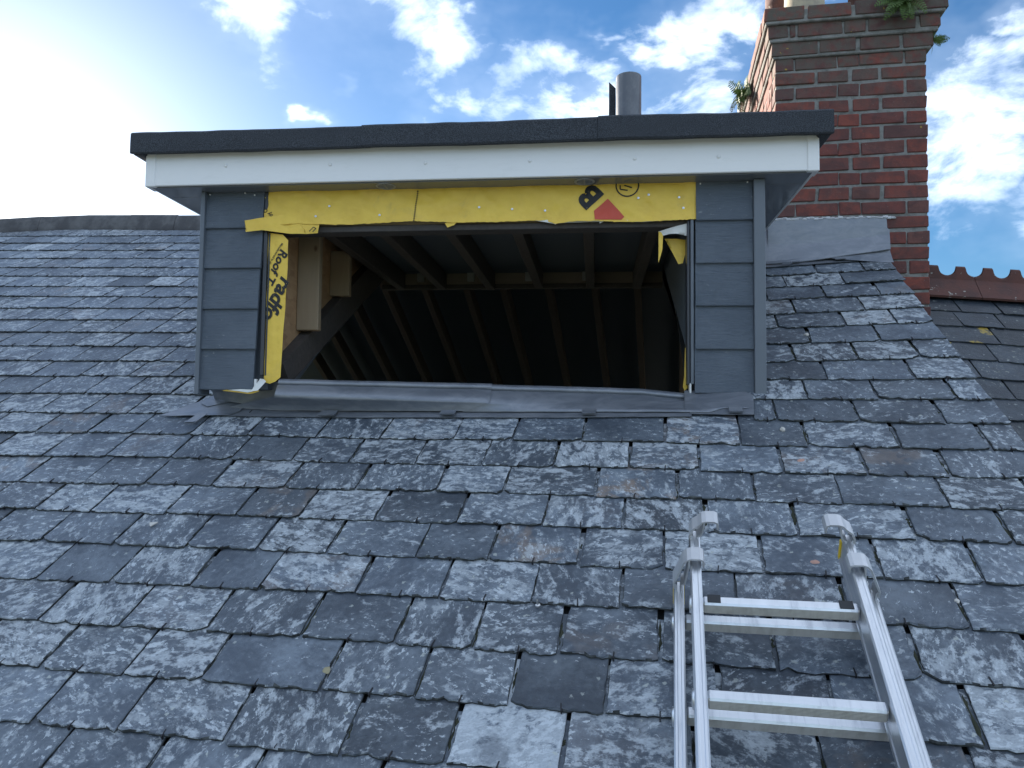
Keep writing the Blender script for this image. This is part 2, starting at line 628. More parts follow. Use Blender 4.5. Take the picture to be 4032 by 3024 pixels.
def box(name, lo, hi, mat, parent=None, bev=0.0, jit=0.0, xf=None):
    return MB().box(lo, hi, bev, jit, xf).build(name, mat, parent)


def prism(name, poly, axis, a, b, mat, parent=None, smooth=False):
    """extrude a 2-D polygon along an axis; poly holds the two other coordinates in axis order"""
    def P(p, t):
        q = list(p)
        q.insert(axis, t)
        return tuple(q)
    n = len(poly)
    v = [P(p, a) for p in poly] + [P(p, b) for p in poly]
    f = [tuple(range(n))[::-1], tuple(range(n, 2 * n))] + [(i, (i + 1) % n, n + (i + 1) % n, n + i) for i in range(n)]
    me = bpy.data.meshes.new(name)
    me.from_pydata(v, [], f)
    bm = bmesh.new()
    bm.from_mesh(me)
    bmesh.ops.recalc_face_normals(bm, faces=bm.faces)
    bm.to_mesh(me)
    bm.free()
    me.materials.append(MATS[mat])
    return link(name, me, parent)


def lathe(mb, prof, cx, cy, n=40, a0=0, a1=2 * pi):
    closed = abs(a1 - a0 - 2 * pi) < 1e-6
    m = n if closed else n + 1
    v = [(cx + r * cos(a0 + (a1 - a0) * i / n), cy + r * sin(a0 + (a1 - a0) * i / n), z) for r, z in prof for i in range(m)]
    f = []
    for j in range(len(prof) - 1):
        for i in range(n):
            i2 = (i + 1) % m
            f.append((j * m + i, j * m + i2, (j + 1) * m + i2, (j + 1) * m + i))
    mb.add(v, f)
    return mb


def frame(x, y, z, o):
    return Matrix(((x[0], y[0], z[0], o[0]), (x[1], y[1], z[1], o[1]), (x[2], y[2], z[2], o[2]), (0, 0, 0, 1)))


def interp(x, xs, ys):
    if x <= xs[0]:
        return ys[0]
    for i in range(1, len(xs)):
        if x <= xs[i]:
            t = (x - xs[i - 1]) / (xs[i] - xs[i - 1])
            return ys[i - 1] + t * (ys[i] - ys[i - 1])
    return ys[-1]


# ------------------------------------------------------------------ ground
gz = -5.6
meta(mesh('ground', [(-900, -900, gz), (900, -900, gz), (900, 900, gz), (-900, 900, gz)], [(0, 1, 2, 3)], 'ground'), kind='structure')

# ------------------------------------------------------------------ the old slate roof; u along the courses, v up the slope, h off the slope
CX = (0.99474928, -0.10198805, 0.00850281)
CA = (0.08226998, 0.84630589, 0.52630599)
CN = (-0.06087290, -0.52284298, 0.85025273)
PT = (-0.28473656, 2.63095614, 0.04642019)
ROOF = frame(CX, CA, CN, PT)
ROOF_INV = ROOF.inverted()
roof = thing('slate_roof', 'weathered grey slate roof slope with pale lichen, around the flat-roofed dormer', 'roof', ROOF)
T = 0.0068
VERGE = 1.527


class SlateBatch:
    def __init__(self):
        self.v, self.f, self.tx, self.pm, self.fm = [], [], [], [], []

    def to_mesh(self, name, mat):
        me = bpy.data.meshes.new(name)
        me.from_pydata(self.v, [], self.f)
        me.materials.append(MATS[mat])
        me.materials.append(MATS['slate_edge'])
        me.polygons.foreach_set('material_index', self.fm)
        a = me.attributes.new('tx', 'FLOAT_VECTOR', 'POINT')
        a.data.foreach_set('vector', [c for p in self.tx for c in p])
        a = me.attributes.new('pm', 'FLOAT_VECTOR', 'POINT')
        a.data.foreach_set('vector', [c for p in self.pm for c in p])
        me.update()
        return me


def slate_shape(bt, u0, u1, vt, g, t, r, pm, hbase, nseg=16, wear=1.0):
    """one riven slate: ragged tail, chipped corners, chamfered edges; vt(u) is the tail line"""
    L = 1.9 * g
    w = u1 - u0
    rot = r.gauss(0, .004)
    um = (u0 + u1) / 2
    dv = r.gauss(0, .0022)
    lift = abs(r.gauss(.0012, .0014))
    tail = []
    ph = [r.uniform(0, 9) for _ in range(3)]
    chips = [(r.uniform(.05, .95), r.uniform(.03, .10), r.uniform(.003, .011) * wear) for _ in range(r.choice((0, 0, 1, 1, 2)))]
    cl = r.choice((0, 0, .004, .008, .02)) * wear * r.uniform(.6, 1.3)
    crr = r.choice((0, 0, .004, .008, .02)) * wear * r.uniform(.6, 1.3)
    for i in range(nseg + 1):
        s = i / nseg
        u = u0 + w * s
        j = .0016 * sin(ph[0] + 17 * s) + .0012 * sin(ph[1] + 41 * s) + r.uniform(-.0011, .0011)
        for c, cw, cd in chips:
            d = abs(s - c) / cw
            if d < 1:
                j += cd * (1 - d * d)
        if cl and s * w < cl * 1.3:
            j += (cl * 1.3 - s * w) * .75
        if crr and (1 - s) * w < crr * 1.3:
            j += (crr * 1.3 - (1 - s) * w) * .75
        tail.append((u, vt(u) + dv + rot * (u - um) + j))
    ns = 7
    sk0, sk1 = r.gauss(0, .004), r.gauss(0, .004)

    def side(ua, vtail, sk, sg):
        out = []
        for i in range(1, ns):
            s = (i / ns) ** 1.0 * .62
            out.append((ua + sk * s + sg * abs(r.gauss(0, .0016)) * wear, vtail + L * s))
        return out
    right = side(u1, vt(u1), sk1, -1)
    left = side(u0, vt(u0), sk0, 1)
    vh0, vh1 = vt(u0) + L, vt(u1) + L
    outline = tail + right + [(u1 - .004, vh1), (u0 + .004, vh0)] + left[::-1]
    n = len(outline)
    cu, cv = um, vt(um) + L * .5
    nt = len(tail)
    ang = r.uniform(-.45, .45) + r.choice((0, 0, pi / 2))
    ox, oy = r.uniform(-50, 50), r.uniform(-50, 50)
    ca, sa = cos(ang), sin(ang)
    base = len(bt.v)
    hb = lambda v, u: hbase + t * (2 - (v - vt(u)) / g) + lift * max(0, 1 - (v - vt(u)) / g)
    loops = [[], [], []]
    for i, (u, v) in enumerate(outline):
        h = hb(v, u)
        if i < nt:
            du, dvv = 0.0, (.0012 + abs(r.gauss(0, .0022)) + (.004 if r.random() < .10 else 0)) * wear
        elif u > um:
            du, dvv = -(.0008 + abs(r.gauss(0, .0012))), 0
        else:
            du, dvv = (.0008 + abs(r.gauss(0, .0012))), 0
        loops[0].append((u, v, h))
        loops[1].append((u, v, h + t * r.uniform(.45, .85)))
        loops[2].append((u + du, v + dvv, h + t + r.uniform(-.0002, .0002)))
    for lp in loops:
        for (u, v, h) in lp:
            bt.v.append((u, v, h))
            x, y = u - cu, v - cv
            bt.tx.append((ox + ca * x - sa * y, oy + sa * x + ca * y, h))
            bt.pm.append(pm)
    bt.f.append(tuple(base + 2 * n + i for i in range(n)))
    bt.fm.append(0)
    for a in (0, 1):
        for i in range(n):
            i2 = (i + 1) % n
            bt.f.append((base + a * n + i, base + a * n + i2, base + (a + 1) * n + i2, base + (a + 1) * n + i))
            bt.fm.append(1 if a == 0 or r.random() < .25 else 0)
    return um, vt(um)


FULL = [([-3, -.9, -.1, 1.5], [-1.61, -1.605, -1.61, -1.62]), ([-3, -.9, -.1, 1.5], [-1.46, -1.46, -1.463, -1.47]),
        ([-3, -.9, -.1, 1.5], [-1.316, -1.315, -1.316, -1.32]), ([-3, -1, -.2, 1.5], [-1.168, -1.168, -1.17, -1.18]),
        ([-3, -1.2, -.4, 1.5], [-1.03, -1.028, -1.024, -1.035]), ([-3, -1.3, -.3, .4, 1.5], [-.885, -.882, -.871, -.873, -.89]),
        ([-3, -1.3, -.4, .5, 1.5], [-.72, -.72, -.727, -.735, -.745]), ([-3, -1.5, -.4, .4, 1.5], [-.56, -.573, -.579, -.583, -.6]),
        ([-3, -1.7, -.4, .5, 1.25], [-.42, -.425, -.43, -.445, -.461]), ([-3, -1.36, -.56, .41, .86, 1.35], [-.285, -.267, -.285, -.301, -.312, -.321]),
        ([-3, -1.5, -.6, .5, .8, 1.5], [-.115, -.111, -.138, -.152, -.168, -.186])]
LEFT = [([-3.5, -2.06, -1.58], [.07, .047, .031])]
for v0, u0, s_ in ((.179, -1.3, .03), (.338, -1.39, .03), (.474, -1.474, .05), (.632, -1.567, .06), (.791, -1.66, .065), (.952, -1.756, .07),
                   (1.106, -1.846, .08), (1.27, -1.943, .098), (1.437, -2.04, .1), (1.608, -2.143, .115), (1.769, -2.237, .12),
                   (1.951, -2.344, .13), (2.121, -2.445, .14), (2.281, -2.54, .15), (2.464, -2.647, .15)):
    LEFT.append(([u0 - 4, u0, u0 + 2], [v0 + 4 * s_, v0, v0 - 2 * s_]))
RIGHT = [([.8, 1.5], [-.02, -.043]), ([.8, 1.5], [.117, .104]), ([.8, 1.5], [.258, .243]), ([.87, 1.53], [.389, .412]),
         ([.88, 1.53], [.538, .564]), ([.9, 1.52], [.686, .712]), ([.9, 1.53], [.823, .858]), ([.92, 1.5], [.979, 1.008]),
         ([.92, 1.5], [1.12, 1.15]), ([.92, 1.5], [1.265, 1.295]), ([.92, 1.5], [1.41, 1.44])]
JF = [[], [-.50, -.27, -.02, .21, .44], [-.626, -.372, -.112, .104, .33], [-.94, -.712, -.51, -.216, 0.0, .206, .405],
      [-1.06, -.82, -.58, -.33, -.093, .093, .289, .752, 1.035], [-1.192, -.959, -.712, -.514, -.246, -.025, .206, .419, 1.163],
      [-.129, .07, .304, .52, .755, 1.024], [-1.245, -.981, -.299, -.053, .19, .407, .854, 1.131, 1.345],
      [-.413, -.153, .052, .322, .763, .984, 1.244], [-.262, -.044, .182, .41],
      [-1.838, -1.611, -1.413, -.434, -.172, .026, .255, .517, .939, 1.192]]
JL = [[-1.96, -1.741, -1.536], [-2.128, -1.855, -1.656, -1.441], [-2.261, -2.005, -1.752, -1.552], [-2.419, -2.171, -1.912, -1.692],
      [-2.294, -2.049, -1.807], [-2.715, -2.454, -2.194, -1.95], [], [-2.995, -2.719, -2.479, -2.207, -1.996],
      [-3.14, -2.881, -2.608, -2.351, -2.133], [-3.281, -3.016, -2.712, -2.439, -2.206], [-3.436, -3.154, -2.9, -2.619, -2.361],
      [-3.548, -3.278, -3.037, -2.787, -2.497], [-3.715, -3.439, -3.167, -2.883, -2.632, -2.367],
      [-3.845, -3.574, -3.316, -3.01, -2.753, -2.475], [-3.423, -3.153, -2.883, -2.647], [-3.897, -3.568, -3.328, -3.047, -2.766]]
JR = [[1.351], [.979, 1.196], [1.061, 1.336], [.977, 1.191], [1.052, 1.299], [.95, 1.203, 1.389], [1.036, 1.3], [.94, 1.177, 1.392],
      [1.036, 1.28], [.95, 1.186, 1.392], [1.06, 1.30]]
# slates that stand out in the photograph: (u, v) -> lichen amount, tone, rust
SPECIAL = [((.21, -1.24), (.97, 1.5, 0)), ((.30, -1.08), (.12, .70, 0)), ((-.34, -1.10), (.22, 1.15, 0)), ((-.61, -.83), (.10, 1.0, 0)),
           ((-1.0, -.83), (.15, .95, 0)), ((.19, -.66), (.55, 1.25, .5)), ((.43, -.37), (.5, 1.2, .7)), ((.63, -.09), (.62, 1.3, .45)),
           ((-.07, -.09), (.66, 1.3, 0)), ((-.76, -1.08), (.62, .9, 0)), ((-.04, -.38), (.68, 1.3, 0)), ((-1.14, -.5), (.70, 1.25, 0)),
           ((-.23, -1.26), (.62, .75, 0)), ((-.01, -1.23), (.45, .65, 0)), ((.42, -1.23), (.64, 1.1, .1)), ((.30, -.53), (.66, 1.2, .1)),
           ((.63, -.51), (.2, .75, 0)), ((.98, -.25), (.64, 1.2, .25)), ((-.72, -.95), (.66, 1.1, .1)), ((-.97, -.97), (.7, 1.0, 0)),
           ((-.7, -.2), (.2, .9, 0)), ((.92, -.02), (.3, .8, 0)), ((.75, -.75), (.6, .9, .1))]


def joints(js, a, b, r):
    js = sorted(x for x in js if a + .05 < x < b - .05)
    if not js:
        js = [a + r.uniform(.06, .22)]
    pts = list(js)
    while pts[0] - a > .27:
        pts.insert(0, pts[0] - r.uniform(.205, .265))
    while b - pts[-1] > .27:
        pts.append(pts[-1] + r.uniform(.205, .255))
    out = [pts[0]]
    for x in pts[1:]:
        gap = x - out[-1]
        n = max(1, round(gap / .235)) if gap > .32 else 1
        s = out[-1]
        for i in range(1, n):
            out.append(s + gap * i / n + r.uniform(-.02, .02))
        out.append(x)
    if out[0] - a > .03:
        out.insert(0, a)
    else:
        out[0] = a
    if b - out[-1] > .05:
        out.append(b)
    else:
        out[-1] = b
    return out


rest = SlateBatch()
hooks = MB()
sr = random.Random(21)
n_slates = 0


def u_left(v):
    return -.82 - .9 * (v + 1.42) if v < .97 else -2.97 - .89 * (v - .97)


moss = MB()  # dark moss strips, also painting the shadow line between slates


def joint_moss_shade(u, v0, g):
    """silt and moss lodged in the joint between two slates"""
    a, b = sorted((sr.uniform(0.0, .5), sr.uniform(.5, 1.0)))
    n_ = 7
    L_, R_2 = [], []
    for i in range(n_ + 1):
        t_ = a + (b - a) * i / n_
        w = sr.uniform(.002, .0055) * (1.6 if u > .6 else 1) * (.3 if i in (0, n_) else 1)
        h = -2.35 * T + T * (1.25 - t_) + sr.uniform(-.001, .0015)
        x = u + sr.gauss(0, .0012)
        L_.append((x - w, v0 + t_ * g, h - .001))
        R_2.append((x, v0 + t_ * g, h + .0022))
        R_2.append((x + w, v0 + t_ * g, h - .001))
    v, f = [], []
    for i in range(n_ + 1):
        v += [L_[i], R_2[2 * i], R_2[2 * i + 1]]
    for i in range(n_):
        f += [(3 * i, 3 * i + 1, 3 * i + 4, 3 * i + 3), (3 * i + 1, 3 * i + 2, 3 * i + 5, 3 * i + 4)]
    moss.add(v, f)


def lay_course(ku, kv, g, js, a, b, keep_lo, keep_hi, verge=False):
    global n_slates
    vt = lambda u: interp(u, ku, kv)
    pts = joints(js, a, b, sr)
    for i in range(len(pts) - 1):
        gl = sr.uniform(.0016, .0042) * (1.8 if sr.random() < .2 else 1)
        gr = sr.uniform(.0016, .0042)
        ua, ub = pts[i] + gl, pts[i + 1] - gr
        if verge and i == len(pts) - 2:
            ub = pts[i + 1] + sr.uniform(-.006, .004)
        um = (ua + ub) / 2
        vm = vt(um) + g * .5
        if i and sr.random() < .8:
            joint_moss_shade(pts[i], vt(pts[i]), g)
        pm = None
        for (su, sv), val in SPECIAL:
            if abs(su - um) < (ub - ua) / 2 and abs(sv - vm) < g * .55:
                pm = val
        if pm is None:
            am = min(.95, max(.15, sr.gauss(.52, .12)))
            pm = (am, min(1.4, max(.65, sr.gauss(1.0, .16))), sr.uniform(.15, .4) if sr.random() < .08 else sr.uniform(0, .03))
        wide = .95 if um > .7 else .7
        if keep_lo < um < keep_hi:
            bt = SlateBatch()
            slate_shape(bt, ua, ub, vt, g, T, sr, pm, -3 * T, wear=wide)
            link('slate', bt.to_mesh('slate', 'slate'), roof)
            n_slates += 1
            hu = um + sr.uniform(-.012, .012)
            hv = vt(hu)
            sk = sr.uniform(-.003, .003)
            hooks.add(*bev_box((hu - .0013, hv - .004, -.006), (hu + .0013, hv + .0005, .0035)))
            vv = [(hu - .0013, hv - .001, 0), (hu + .0013, hv - .001, 0), (hu + .0013 + sk, hv + .017, 0), (hu - .0013 + sk, hv + .017, 0)]
            hh = [.0005, .0005, -.0012, -.0012]
            hooks.add([(x, y, h) for (x, y, _), h in zip(vv, hh)] + [(x, y, h + .003) for (x, y, _), h in zip(vv, hh)],
                      [(0, 3, 2, 1), (4, 5, 6, 7), (0, 1, 5, 4), (1, 2, 6, 5), (2, 3, 7, 6), (3, 0, 4, 7)])
        else:
            slate_shape(rest, ua, ub, vt, g, T, sr, pm, -3 * T, nseg=6)


for kk in range(3):   # courses below the frame
    vv = -1.757 - .147 * kk
    lay_course([-3, 1.5], [vv, vv], .147, [], -3.2 + sr.uniform(0, .1), VERGE, 9, 9, True)
for i, (ku, kv) in enumerate(FULL):
    vm = interp(0, ku, kv)
    lo = u_left(vm + .07) - .10
    hi = 1.20 + .35 * (vm + 1.22) + .16
    lay_course(ku, kv, .147, JF[i], lo - 1.9 + sr.uniform(0, .1), VERGE, lo - .04, hi, True)
for i, (ku, kv) in enumerate(LEFT):
    nxt = LEFT[i + 1] if i + 1 < len(LEFT) else None
    vm = kv[1]
    g = (nxt[1][1] - vm) if nxt else .165
    g = min(max(g, .147), .185)
    lo = u_left(vm + .3) - .05
    b = -.98 if i == 0 else -1.10 - .105 * vm
    lay_course(ku, kv, g, JL[i], max(-6.0, lo - 1.8) + sr.uniform(0, .1), b, lo - .25, 9)
for i, (ku, kv) in enumerate(RIGHT):
    a = .795 if i == 0 else .72 - .085 * kv[0]
    lay_course(ku, kv, .147, JR[i], a, VERGE, -9, 9, True)
meta(link('slates_beyond', rest.to_mesh('slates_beyond', 'slate'), roof), kind='stuff')
meta(hooks.build('slate_hooks', 'hook_wire', roof), kind='stuff')
meta(moss.build('joint_moss_shade', 'moss', roof), kind='stuff')

# decking under the slates, with the dormer's opening left out, then the rear slope and the ridge
HD = -3 * T - .006
RIDGE = [(-6.2, 2.98), (-5.0, 2.98), (-4.06, 2.96), (-3.54, 2.86), (-2.7, 2.69), (-2.0, 2.60), (1.45, 2.60)]
rv = lambda u: interp(u, [p[0] for p in RIDGE], [p[1] for p in RIDGE])
dk = MB()


def quad_uv(mb, pts, th=.022):
    n = len(pts)
    v = [(u, w, HD) for u, w in pts] + [(u, w, HD - th) for u, w in pts]
    mb.add(v, [tuple(range(n)), tuple(range(n, 2 * n))[::-1]] + [(i, n + i, n + (i + 1) % n, (i + 1) % n) for i in range(n)])


quad_uv(dk, [(-6.2, -2.25), (VERGE - .02, -2.25), (VERGE - .02, .06), (-6.2, .06)])
quad_uv(dk, [(-6.2, .06), (-.99, .06), (-1.02, 1.66)] + [(u, rv(u)) for u in (-2.0, -2.7, -3.54, -4.06, -5.0, -6.2)])
quad_uv(dk, [(.60, .06), (VERGE - .02, .06), (VERGE - .02, 2.60), (.52, 2.60), (.52, 1.66)])
quad_uv(dk, [(-1.02, 1.66), (.52, 1.66), (.52, 2.60), (-2.0, 2.60)])
dk.build('roof_deck', 'sarking', roof)
# rear slope: mirror of the front slope about the ridge
hz = Vector((CA[0], CA[1], 0)).normalized()
down = Vector((hz.x * .8503, hz.y * .8503, -.5263))
dloc = ROOF_INV.to_3x3() @ down
bk = MB()
top = [Vector((u, v, HD)) for u, v in RIDGE]
bot = [p + dloc * 3.4 for p in top]
n = len(top)
bk.add(top + bot, [(i, i + 1, n + i + 1, n + i) for i in range(n - 1)])
up = ROOF_INV.to_3x3() @ Vector((0, 0, .03))
bk.add([p + up for p in top + bot], [(i, n + i, n + i + 1, i + 1) for i in range(n - 1)])
bk.build('rear_slope', 'dark_felt', roof)


def ridge_tile(u0, u1, lift):
    """angular ridge tile: two wings and a rounded apex"""
    va, vb = rv(u0), rv(u1)
    prof = []
    for s, hh in ((-.092, .004), (-.082, .016), (-.040, .054), (-.014, .072), (.0, .076), (.016, .072)):
        prof.append((s, hh))
    v, f = [], []
    m = len(prof) + 3
    for (u, vv) in ((u0, va), (u1, vb)):
        pts = [Vector((u, vv + s, hh + lift)) for s, hh in prof]
        ap = Vector((u, vv, .070 + lift))
        for d in (.03, .12, .20):
            pts.append(ap + dloc * d)
        v += pts
    th = ROOF_INV.to_3x3() @ Vector((0, 0, -.014))
    v2 = [p + th for p in v]
    for i in range(m - 1):
        f.append((i, m + i, m + i + 1, i + 1))
        f.append((2 * m + i, 2 * m + i + 1, 3 * m + i + 1, 3 * m + i))
    for b in (0, m):
        for i in range(m - 1):
            q = (b + i, b + i + 1, 2 * m + b + i + 1, 2 * m + b + i)
            f.append(q if b == 0 else q[::-1])
    f.append((0, 2 * m, 3 * m, m))
    return mesh('ridge_tile', v + v2, f, 'ridge_grey', roof)


uu = -6.1
while uu < .62:
    w = .445
    ridge_tile(uu + .0006, uu + w - .0006, sr.uniform(-.002, .006))
    uu += w
# attic timbers of the rear slope, and the floor, seen through the opening
rr_ = random.Random(5)
for i in range(12):
    u = -2.4 + .30 * i + rr_.uniform(-.02, .02)
    p0 = Vector((u, rv(u) - .02, HD - .06))
    ax = dloc
    side = Vector((1, 0, 0))
    nn = side.cross(ax).normalized()
    if (ROOF.to_3x3() @ nn).z > 0:
        nn = -nn
    xf = frame(side, ax, nn, p0)
    box('rafter', (-.022, -.05, .0), (.022, 3.2, .10), 'rafter_timber', roof, .003, .002, xf)
fl = ROOF_INV
pz = [fl @ Vector(p) for p in ((-2.6, 2.95, -.60), (1.0, 2.95, -.60), (1.0, 7.4, -.60), (-2.6, 7.4, -.60))]
mesh('attic_floor', pz, [(0, 1, 2, 3)], 'dark_felt', roof)
# gable wall at the verge, eaves wall below
gw = [(VERGE - .06, -2.2), (VERGE - .06, 2.58)]
p0, p1 = ROOF @ Vector((VERGE - .06, -2.2, HD - .03)), ROOF @ Vector((VERGE - .06, 2.6, HD - .03))
p2 = p1 + Vector((down.x, down.y, down.z)) * 3.4
p0b, p2b = Vector((p0.x, p0.y, gz)), Vector((p2.x, p2.y, gz))
wl = [ROOF_INV @ p for p in (p0, p1, p2, p2b, p0b)]
thk = ROOF_INV.to_3x3() @ (Vector((-CX[0], -CX[1], 0)).normalized() * .22)
mesh('gable_wall', wl + [p + thk for p in wl], [(4, 3, 2, 1, 0), (5, 6, 7, 8, 9)] + [(i, (i + 1) % 5, 5 + (i + 1) % 5, 5 + i) for i in range(5)], 'render_wall', roof)
q0 = ROOF @ Vector((-6.1, -2.2, HD - .03))
wl = [ROOF_INV @ p for p in (q0, p0, p0b, Vector((q0.x, q0.y, gz)))]
mesh('front_wall', wl, [(0, 1, 2, 3)], 'render_wall', roof)
p1 = ROOF @ Vector((-6.1, 2.95, HD - .03))
p2 = p1 + down * 3.4
wl = [ROOF_INV @ p for p in (q0, p1, p2, Vector((p2.x, p2.y, gz)), Vector((q0.x, q0.y, gz)))]
mesh('far_gable_wall', wl, [(0, 1, 2, 3, 4)], 'render_wall', roof)

# ------------------------------------------------------------------ the dormer; world axes, front face at Y = D
D = 2.711
dormer = thing('dormer', 'new flat-roofed dormer with white fascia, dark grey cladding and an open window hole', 'dormer', Matrix.Translation((-.44, D, .1)))
DO = Vector((-.44, D, .1))


def dbox(name, lo, hi, mat, bev=.002, jit=0.0, parent=None):
    b = MB().box(Vector(lo) - DO, Vector(hi) - DO, bev, jit)
    return b.build(name, mat, parent or dormer)


def dmesh(name, verts, faces, mat, smooth=False, parent=None):
    return mesh(name, [Vector(v) - DO for v in verts], faces, mat, parent or dormer, smooth)


roofz = lambda x, y: PT[2] - (CN[0] * (x - PT[0]) + CN[1] * (y - PT[1])) / CN[2]


def cheek(x0, x1, mat):
    ys = (D + .024, 4.36)
    v = []
    for x in (x0, x1):
        v += [(x, ys[0], max(roofz(x, ys[0]) - .03, .140)), (x, ys[0], .90), (x, ys[1], .90), (x, ys[1], max(.88, roofz(x, ys[1]) - .03) - .02), (x, ys[0] + .20, roofz(x, ys[0] + .20) - .03)]
    dmesh('cheek', v, [(0, 1, 2, 3, 4), (9, 8, 7, 6, 5)] + [(q, 5 + q, 5 + (q + 1) % 5, (q + 1) % 5) for q in range(5)], mat)


cheek(-1.447, -1.208, 'trim')
cheek(.36, .562, 'trim')
# lap boards: each leans out at its lower edge over the one below
for side in (0, 1):
    for i in range(5):
        z0 = .135 + .15 * i
        z1 = min(z0 + .172, .874)
        if side == 0:
            x0 = -1.449
            x1 = (-1.243, -1.238, -1.234, -1.228, -1.226)[i]
        else:
            x0, x1 = (.339, .341, .342, .343, .345)[i], .5365
        jz = rng.uniform(-.0015, .0015)
        yb, yt = D - .026, D - .014
        th = .010
        poly = [(yb, z0 + jz), (yb - .0015, z0 + jz + .003), (yt - .001, z1), (yt + .008, z1), (yb + th, z0 + jz)]
        v = [(x, y, z) for x in (x0, x1) for y, z in poly]
        f = [(0, 1, 2, 3, 4), (9, 8, 7, 6, 5)] + [(a, 5 + a, 5 + (a + 1) % 5, (a + 1) % 5) for a in range(5)]
        dmesh('board', v, f, 'cladding')
dbox('corner_trim', (-1.4635, D - .036, .118), (-1.4475, D + .05, .873), 'trim', .002)
dbox('corner_trim', (.5375, D - .038, .124), (.5755, D + .05, .873), 'trim', .002)
dbox('reveal_trim', (-1.2255, D - .014, .19), (-1.2115, D + .05, .873), 'dark_trim', .002)
dbox('reveal_trim', (-1.2095, D - .006, .19), (-1.2035, D + .05, .72), 'dark_trim', .0015)
dbox('reveal_trim', (.3265, D - .018, .165), (.3375, D + .05, .742), 'trim', .002)
dbox('reveal_trim', (.3155, D - .008, .165), (.3250, D + .05, .742), 'dark_trim', .002)
dbox('trim_end', (-1.2425, D - .020, .143), (-1.2335, D - .004, .176), 'white_upvc', .001)
dbox('trim_end', (.3225, D - .014, .132), (.3285, D + .02, .168), 'white_upvc', .001)
# fascia, corner pieces, soffit
FZ0, FZ1, FY = .877, 1.003, 2.624
dbox('fascia', (-1.640, FY - .012, FZ0), (.733, FY, FZ1), 'white_upvc', .0025)
dbox('fascia', (-1.6405, FY + .001, FZ0), (-1.628, 4.35, FZ1), 'white_upvc', .0025)
dbox('fascia', (.721, FY + .001, FZ0), (.7335, 4.35, FZ1), 'white_upvc', .0025)
dbox('fascia_corner', (-1.6455, FY - .016, FZ0 - .003), (-1.606, FY + .045, FZ1), 'white_upvc', .003)
dbox('fascia_corner', (.699, FY - .016, FZ0 - .003), (.7385, FY + .045, FZ1), 'white_upvc', .003)
for x, z in ((-1.338, .946), (-.947, .940), (-.600, .937), (-.231, .935), (.129, .933), (.41, .932)):
    mb = lathe(MB(), [(.0065, 0), (.0065, .002), (.004, .0034), (0, .0036)], 0, 0, 14)
    xf = frame((1, 0, 0), (0, 0, 1), (0, -1, 0), Vector((x, FY - .012, z)) - DO)
    mb.v = [tuple(xf @ Vector(p)) for p in mb.v]
    mb.build('nail_cap', 'white_upvc', dormer, True)
for x, z in ((-1.437, .866), (-1.300, .869), (-1.262, .860), (.36, .866), (.52, .868), (-1.30, .60)):
    dbox('nail_cap', (x - .0022, D - .0215 if z > .7 else D - .022, z - .0022), (x + .0022, D - .013, z + .0022), 'white_upvc', .0006)
sof = dbox('soffit', (-1.627, FY + .0015, .8735), (.7195, D + .03, .8805), 'soffit', .001)
dbox('soffit', (-1.627, D + .032, .8735), (-1.449, 4.33, .8805), 'soffit', .001)
dbox('soffit', (.560, D + .032, .8735), (.7195, 4.33, .8805), 'soffit', .001)
for x in (-.756, -.042):
    mb = MB()
    lathe(mb, [(.036, 0), (.036, -.0015), (.031, -.0028), (.028, -.002), (.0275, .0)], x - DO.x, 2.664 - DO.y, 28)
    mb.v = [(a, b, c + .8734 - DO.z) for a, b, c in mb.v]
    for s in (-.014, 0, .014):
        mb.box(Vector((x - .025, 2.664 + s - .0025, .8712)) - DO, Vector((x + .025, 2.664 + s + .0025, .8730)) - DO)
    mb.box(Vector((x - .0025, 2.638, .8709)) - DO, Vector((x + .0025, 2.690, .8727)) - DO)
    mb.build('soffit_vent', 'vent_plastic', dormer)
dbox('flat_roof_board', (-1.635, FY + .002, .99), (.728, 4.40, 1.035), 'plywood', .0)
# mineral felt: three overlapping strips turned down over the edge
fr = random.Random(3)
for (xa, xb, off) in ((-1.684, -.800, 0), (-.822, .022, .0035), (.004, .7735, .007)):
    nx = 46
    prof = [(2.640, 1.001), (2.573, .986), (2.570, .990), (2.570, 1.020), (2.571, 1.057), (2.577, 1.0635), (2.62, 1.066), (3.2, 1.07), (4.42, 1.08)]
    v, f = [], []
    for i in range(nx + 1):
        x = xa + (xb - xa) * i / nx
        wv = .0035 * noise.noise(Vector((x * 3.1, 1.3, 0))) + .0018 * noise.noise(Vector((x * 13, 7.3, 0)))
        for j, (y, z) in enumerate(prof):
            dz = wv * (1 if j in (4, 5, 6) else .4)
            lo_ = (.0035 * noise.noise(Vector((x * 6, 4.1, 0)))) if j < 3 else 0
            v.append((x, y - off * (1 if j < 6 else 0) + .0015 * noise.noise(Vector((x * 9, z * 20, 2))), z + dz + lo_ + off * (.5 if j > 3 else 0)))
    m = len(prof)
    for i in range(nx):
        for j in range(m - 1):
            f.append((i * m + j, i * m + j + 1, (i + 1) * m + j + 1, (i + 1) * m + j))
    # end faces
    f.append(tuple(range(m)))
    f.append(tuple(nx * m + j for j in range(m))[::-1])
    dmesh('felt_strip', v, f, 'felt')
for xs in (-1.684, .7735):      # felt turned down along the sides
    s = 1 if xs > 0 else -1
    dbox('felt_edge', (min(xs, xs - s * .045), 2.583, .986), (max(xs, xs - s * .045), 4.42, 1.058), 'felt', .006)

# window head, cheeks inside, studs, joists
dbox('window_head', (-1.205, D + .004, .722), (.355, D + .075, .745), 'old_timber', .002)
dbox('head_beam', (-1.205, D + .010, .746), (.355, D + .10, .888), 'new_timber', .002)
dbox('sill_beam', (-1.205, D + .070, -.02), (.355, D + .11, .128), 'new_timber', .002)


